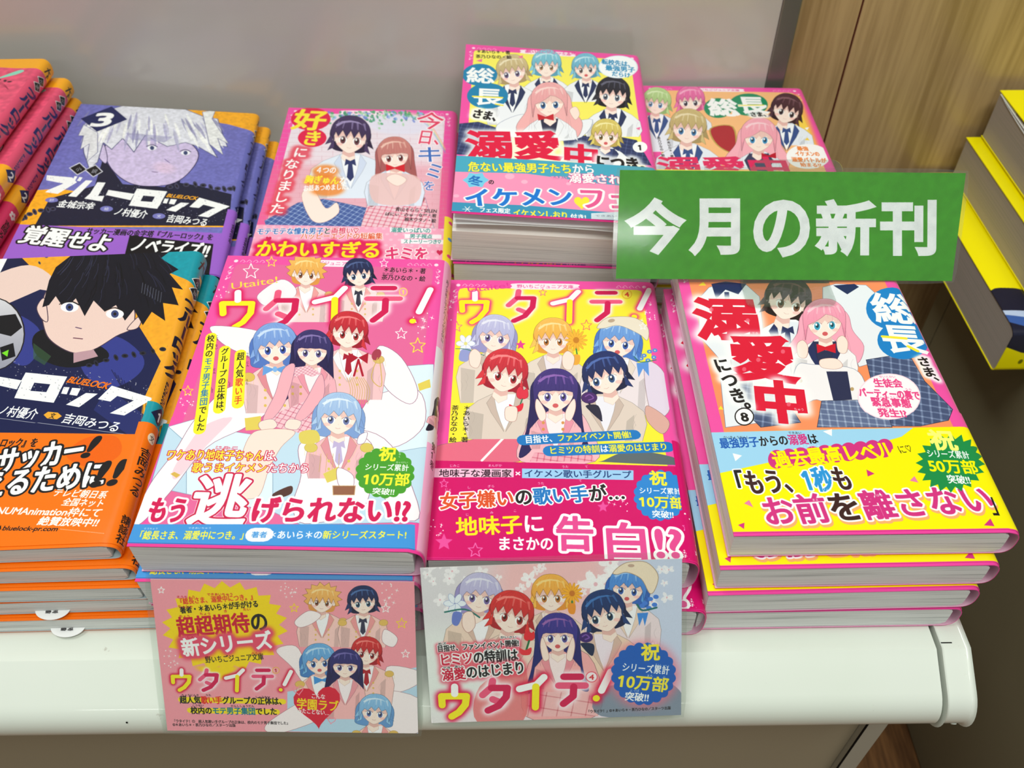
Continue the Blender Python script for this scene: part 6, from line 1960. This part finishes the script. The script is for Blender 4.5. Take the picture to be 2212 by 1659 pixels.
st_u1 = stack('u1', [(0, 0, 0, 0), (-2.6, -3.2, 0, .5), (-2.2, -2.6, 0, -.3)],
              lab(('pink idol-group paperback with yellow side blurbs, top of the front middle-left stack',
                   'pink idol-group paperback, # under the one with yellow blurbs, behind pink card'), 3),
              'pink idol-group paperbacks, volume one', band=(1.6, 66), lift=.8)
st_u4 = stack('u4', [(0, 0, 0, 0), (4.5, -8.0, 0, -1.0)],
              ['pink and yellow paperback with six flower-holding youths and magenta band, volume four',
               'volume four paperback under the yellow flower-holding one, magenta corner poking out'],
              'magenta banded paperbacks, volume four', band=(.6, 67.5), lift=.6)
st_s8 = stack('s8', [(0, 0, 0, 0), (-3.6, -5.4, 0, 0.3), (-6.6, -8.0, 0, .6), (-8.5, -7.5, 0, .2)],
              lab(('orange and pink paperback with yellow band marked volume 8, top of the right front stack',
                   'yellow banded paperback, # in the right front stack'), 4),
              'yellow banded paperbacks in the right front stack', band=(1.4, 64), lift=.5)
st_ky = stack('ky', [(0, 0, 0, 0), (1.0, -1.0, 0, -.4), (1.8, 0, 0, .2)],
              lab(('pink romance paperback with couple in white shirts against brick wall, topmost of its stack',
                   'pink romance paperback, # beneath the couple cover in the back row'), 3),
              'pink romance paperbacks in the back row', band=(.6, 60))
st_s1 = stack('s1', [(0, 0, 0, 0), (-1.2, 1.5, 0, 0), (-.6, 2.0, 0, .5)],
              lab(('yellow pink paperback with many uniformed youths, blue band, cover curling up',
                   'paperback with thick pages, # in the tall centre back stack'), 3),
              'blue banded paperbacks in the tall centre back stack', band=(1.0, 66), lift=2.0, gap_near=10.0, leaves=2, pmat=M_PAGES_W, fr=[1, .56, .28])
st_s3 = stack('s3', [(0, 0, 0, 0), (.6, -1.2, 0, 0), (-1.0, .8, 0, .4), (0, 0, 0, 0)],
              lab(('orange and pink paperback with green title discs, behind the green sign',
                   'orange and pink paperback, # beneath the green title disc cover'), 4),
              'orange and pink paperbacks behind the green sign', band=None)
st_b1 = stack('b1', [(0, 0, 0, 0), (3.6, -2.2, 0, -.4), (6.8, -4.2, 0, -.6), (7.8, -4.0, 0, 0), (9.0, -6.0, 0, -.2)],
              lab(('teal and orange soccer novel with dark-haired youth, top of the near left stack',
                   'orange banded soccer novel, # in the near left stack'), 5),
              'orange banded soccer novels in the near left stack', band=(1.4, 64), lift=.4)
st_b3 = stack('b3', [(0, 0, 0, 0), (5.6, -1.0, 0, 0), (9.0, -2.5, 0, -.5), (9.5, -1, 0, 0)],
              lab(('lilac soccer novel marked 3 with pale-haired youth and purple band, topmost of its stack',
                   'lilac soccer novel, # beneath the cover marked 3'), 4),
              'lilac soccer novels marked 3 in the back row', band=(.6, 62))
st_b2 = stack('b2', [(0, 0, 0, 0), (8.2, 1, 0, 0), (11.0, 0, 0, .3), (13, -2, 0, 0), (14, -1, 0, .3), (15, -2, 0, 0)],
              lab(('pink soccer novel marked 2 at the far left edge, topmost of its stack',
                   'pink soccer novel marked 2, # in the far left stack'), 6),
              'pink soccer novels marked 2 at the far left', band=None)
for r_, xx in ((st_b1[3], 66.5), (st_b1[4], 68.5)):
    price_slip(r_, xx, 1.0, -SIZE['b1'][2] * .82)

# ------------------------------------------------------------------ two laminated cards hanging over the lip
def flat_sheet(name, w_, h_, t, mat, parent, off=(0, 0, 0), uv=True, bend=0.0, r=0.0, back=None):
    """sheet in its own frame: x right, y down the slope, z towards the viewer"""
    nx, ny = 10, 8
    v, uvs, f, mi = [], [], [], []
    for s_ in (0, 1):
        for j in range(ny + 1):
            for i in range(nx + 1):
                u, q = i / nx, j / ny
                x, y = u * w_, q * h_
                if r and i in (0, nx) and j in (0, ny):
                    x += r * .3 * (1 if i == 0 else -1); y += r * .3 * (1 if j == 0 else -1)
                z = bend * (math.sin(math.pi * u) * .7 + (1 - q) ** 2 * .5)
                v.append((x + off[0], -(y + off[1]), z + off[2] + (t if s_ == 0 else 0)))
                uvs.append((u, 1 - q))
    n = (nx + 1) * (ny + 1)
    for j in range(ny):
        for i in range(nx):
            a = j * (nx + 1) + i
            f.append((a, a + nx + 1, a + nx + 2, a + 1)); mi.append(0)
            f.append((n + a, n + a + 1, n + a + nx + 2, n + a + nx + 1)); mi.append(1)
    rim = list(range(0, nx)) + [nx + k * (nx + 1) for k in range(ny)] + [ny * (nx + 1) + nx - k for k in range(nx)] + [(ny - k) * (nx + 1) for k in range(ny)]
    for k in range(len(rim)):
        a, b_ = rim[k], rim[(k + 1) % len(rim)]
        f.append((a, b_, n + b_, n + a)); mi.append(1)
    return mesh_obj(name, v, f, None, parent, uvs=uvs, smooth=False, mats=[mat, back or mat], midx=mi)


def pose_sheet(root, tl, yaw, tx, ty):
    o, M = book_frame(tl[0], tl[1], tl[2], yaw, tx, ty)
    root.matrix_world = Matrix([[M[0][0], M[0][1], M[0][2], o[0] * MM], [M[1][0], M[1][1], M[1][2], o[1] * MM], [M[2][0], M[2][1], M[2][2], o[2] * MM + SHELF_Z], [0, 0, 0, 1]])


def laminated(name, cv, w_, h_, tl, yaw, tx, ty, border, label, cat, bend=0.0, rough=.35):
    root = empty(name)
    pm = mat_print('print_' + name, cv.image('sheet_' + name), rough, .2)
    flat_sheet('printed_sheet', w_, h_, .25, pm, root, bend=bend, back=M_PAPER)
    l, t, r_, b_ = border
    flat_sheet('clear_film', w_ + l + r_, h_ + t + b_, .12, M_FILM, root, off=(-l, -t, .33), bend=bend, r=3)
    flat_sheet('clear_film', w_ + l + r_, h_ + t + b_, .12, M_FILM, root, off=(-l, -t, -.22), bend=bend, r=3)
    pose_sheet(root, tl, yaw, tx, ty)
    tag(root, label, cat)
    return root


card1 = laminated('display_card', art_card1(), 107.2, 71.4, (-147.8, 190, 44.0), -2.1, 58.9, 1.07, (2.6, 2.5, 2.2, 2.2),
                  'pink laminated display card with yellow starburst, hanging over the shelf lip', 'card')
card2 = laminated('display_card', art_card2(), 105.0, 71.4, (-37.9, 190.4, 49.2), 3.14, 57.8, -3.25, (.3, 3.0, 2.0, 2.0),
                  'laminated display card with white cherry blossoms and blue seal, hanging over the shelf lip', 'card')

# green sign leaning on its clear holder on top of the right front stack
sg = laminated('shop_sign', art_sign(), 173.4, 54.1, (55.1, 378.2, 111.6), -2.33, 57.5, 2.52, (2.2, 2.0, 2.0, 1.6),
               'green laminated sign with large white characters above the yellow banded books', 'sign', rough=.3)
hd = empty('sign_holder')
def slab(name, pts, t, mat, parent):
    """plate from a flat outline in (x,y), thickness t in z"""
    n = len(pts)
    v = [(p[0], p[1], 0) for p in pts] + [(p[0], p[1], -t) for p in pts]
    f = [tuple(range(n)), tuple(reversed(range(n, 2 * n)))] + [(i, n + i, n + (i + 1) % n, (i + 1) % n) for i in range(n)]
    return mesh_obj(name, v, f, mat, parent)
def rr(x0, y0, x1, y1, r, seg=6):
    o = []
    for cx, cy, a0 in ((x1 - r, y1 - r, 0), (x0 + r, y1 - r, 90), (x0 + r, y0 + r, 180), (x1 - r, y0 + r, 270)):
        for k in range(seg + 1):
            a = math.radians(a0 + 90 * k / seg)
            o.append((cx + r * math.cos(a), cy + r * math.sin(a)))
    return o
slab('back_plate', rr(66, -62.5, 112, 6.0, 6), 1.0, M_ACRYL, hd)
pose_sheet(hd, (55.1, 378.9, 111.0), -2.33, 57.5, 2.52)
foot = slab('foot_plate', rr(118, 329, 163, 352, 4), 1.0, M_ACRYL, None)
foot.location = (0, 0, .0640 + SHELF_Z)
bpy.context.view_layer.update()
foot.parent = hd
foot.matrix_parent_inverse = hd.matrix_world.inverted()
tag(hd, 'clear plastic holder behind the green sign, rounded tab above its edge', 'holder')

# ------------------------------------------------------------------ thick yellow magazines on the neighbouring unit
MAGS = [(345.0, 396.0, 46.0, 36.0), (336.5, 397.0, 8.4, 32.0), (316.5, 401.0, -24.5, 36.8)]
MAG_D = 178.0
mag_lab = ['thick yellow magazine topmost in the right edge pile, cover lifting off its pages',
           'thick yellow magazine in the middle of the pile at the right edge',
           'thick yellow magazine with navy artwork, lowest in the pile at the right edge']
for i, (mx, my, mz, mt) in enumerate(MAGS):
    r_ = empty('thick_magazine', (mx * MM, my * MM, mz * MM + SHELF_Z), (0, 0, math.radians(-.6 + .4 * i)))
    tag(r_, mag_lab[i], 'magazine', 'thick yellow magazines at the right')
    cv = art_mag(i)
    pm = mat_print('print_magazine', cv.image('sheet_magazine'), .3, .4)
    # cover wraps round the spine, which faces the viewer
    prof = [(MAG_D, 0.0), (MAG_D * .5, 0.0), (9, 0.0)]
    for k in range(1, 8):
        a = math.radians(90 * k / 8)
        prof.append((9 - 9 * math.sin(a), -5 + 5 * math.cos(a)))
    prof += [(0, -mt * .5)]
    for k in range(0, 7):
        a = math.radians(90 * k / 6)
        prof.append((4 - 4 * math.cos(a), -mt + 5 - 5 * math.sin(a)))
    prof += [(MAG_D, -mt)]
    arc = [0.0]
    for a_, b_ in zip(prof[:-1], prof[1:]): arc.append(arc[-1] + math.hypot(b_[0] - a_[0], b_[1] - a_[1]))
    v, uv, f = [], [], []
    n = len(prof)
    lift = 7.0 if i == 0 else 0.0
    for ins in (0, .5):
        for x in (0, 60, 120, 257):
            for k, (py, pz) in enumerate(prof):
                sgn = (1 - min(1, abs(arc[k] - 90) / 90.0)) * lift if k < 3 and x == 0 else 0
                cy_, cz_ = MAG_D * .5, -mt * .5
                yy = py + (ins if py < cy_ else 0)
                zz = pz - ins if pz > cz_ else pz + ins
                v.append((x, yy, zz + 0))
                uv.append((x / 257.0, 1 - arc[k] / 222.0))
    for j in range(3):
        for k in range(n - 1):
            a = j * n + k
            f.append((a, a + n, a + n + 1, a + 1))
            b_ = 4 * n + a
            f.append((b_, b_ + 1, b_ + n + 1, b_ + n))
    for k in range(n - 1): f.append((k, k + 1, 4 * n + k + 1, 4 * n + k))
    cvr = mesh_obj('cover', v, f, pm, r_, uvs=uv, smooth=True)
    try: cvr.data.set_sharp_from_angle(angle=math.radians(40))
    except Exception: pass
    # page block, rounded at the spine like the cover
    top_drop = 1.2
    pp = [(MAG_D - 1, -top_drop), (9, -top_drop)] + [(q[0] + 1.0, min(-top_drop, q[1])) for q in prof[3:-1]] + [(MAG_D - 1, -mt + .6)]
    v, f = [], []
    m = len(pp)
    sag = [0.0] * m
    for x in (.7, 30, 256):
        for k, (py, pz) in enumerate(pp):
            z = pz
            if i == 0 and x < 1 and k in (0, 1): z -= 1.5
            v.append((x, py, z))
    for j in range(2):
        for k in range(m):
            q = (k + 1) % m
            f.append((j * m + k, j * m + q, (j + 1) * m + q, (j + 1) * m + k))
    f.append(tuple(reversed(range(m)))); f.append(tuple(2 * m + k for k in range(m)))
    mesh_obj('page_block', v, f, M_MAG, r_)
    if i == 0:
        # loose first sheets bowing away under the cover
        for q in range(2):
            v, f = [], []
            ys = rrange(8, MAG_D - 3, 16)
            for s_ in (0, 3.0 + q):
                for y in ys:
                    t = (y - 8) / (MAG_D - 11)
                    v.append((-.4 + s_ * .4 * 0 + (0 if s_ == 0 else 8), y, -1.3 - (2.6 + 2.8 * q) * math.sin(math.pi * t) ** .8))
            n_ = len(ys)
            for k in range(n_ - 1): f.append((k, k + 1, n_ + k + 1, n_ + k))
            mesh_obj('loose_sheet', v, f, M_PAPER, r_, smooth=True)
bpy.context.view_layer.update()
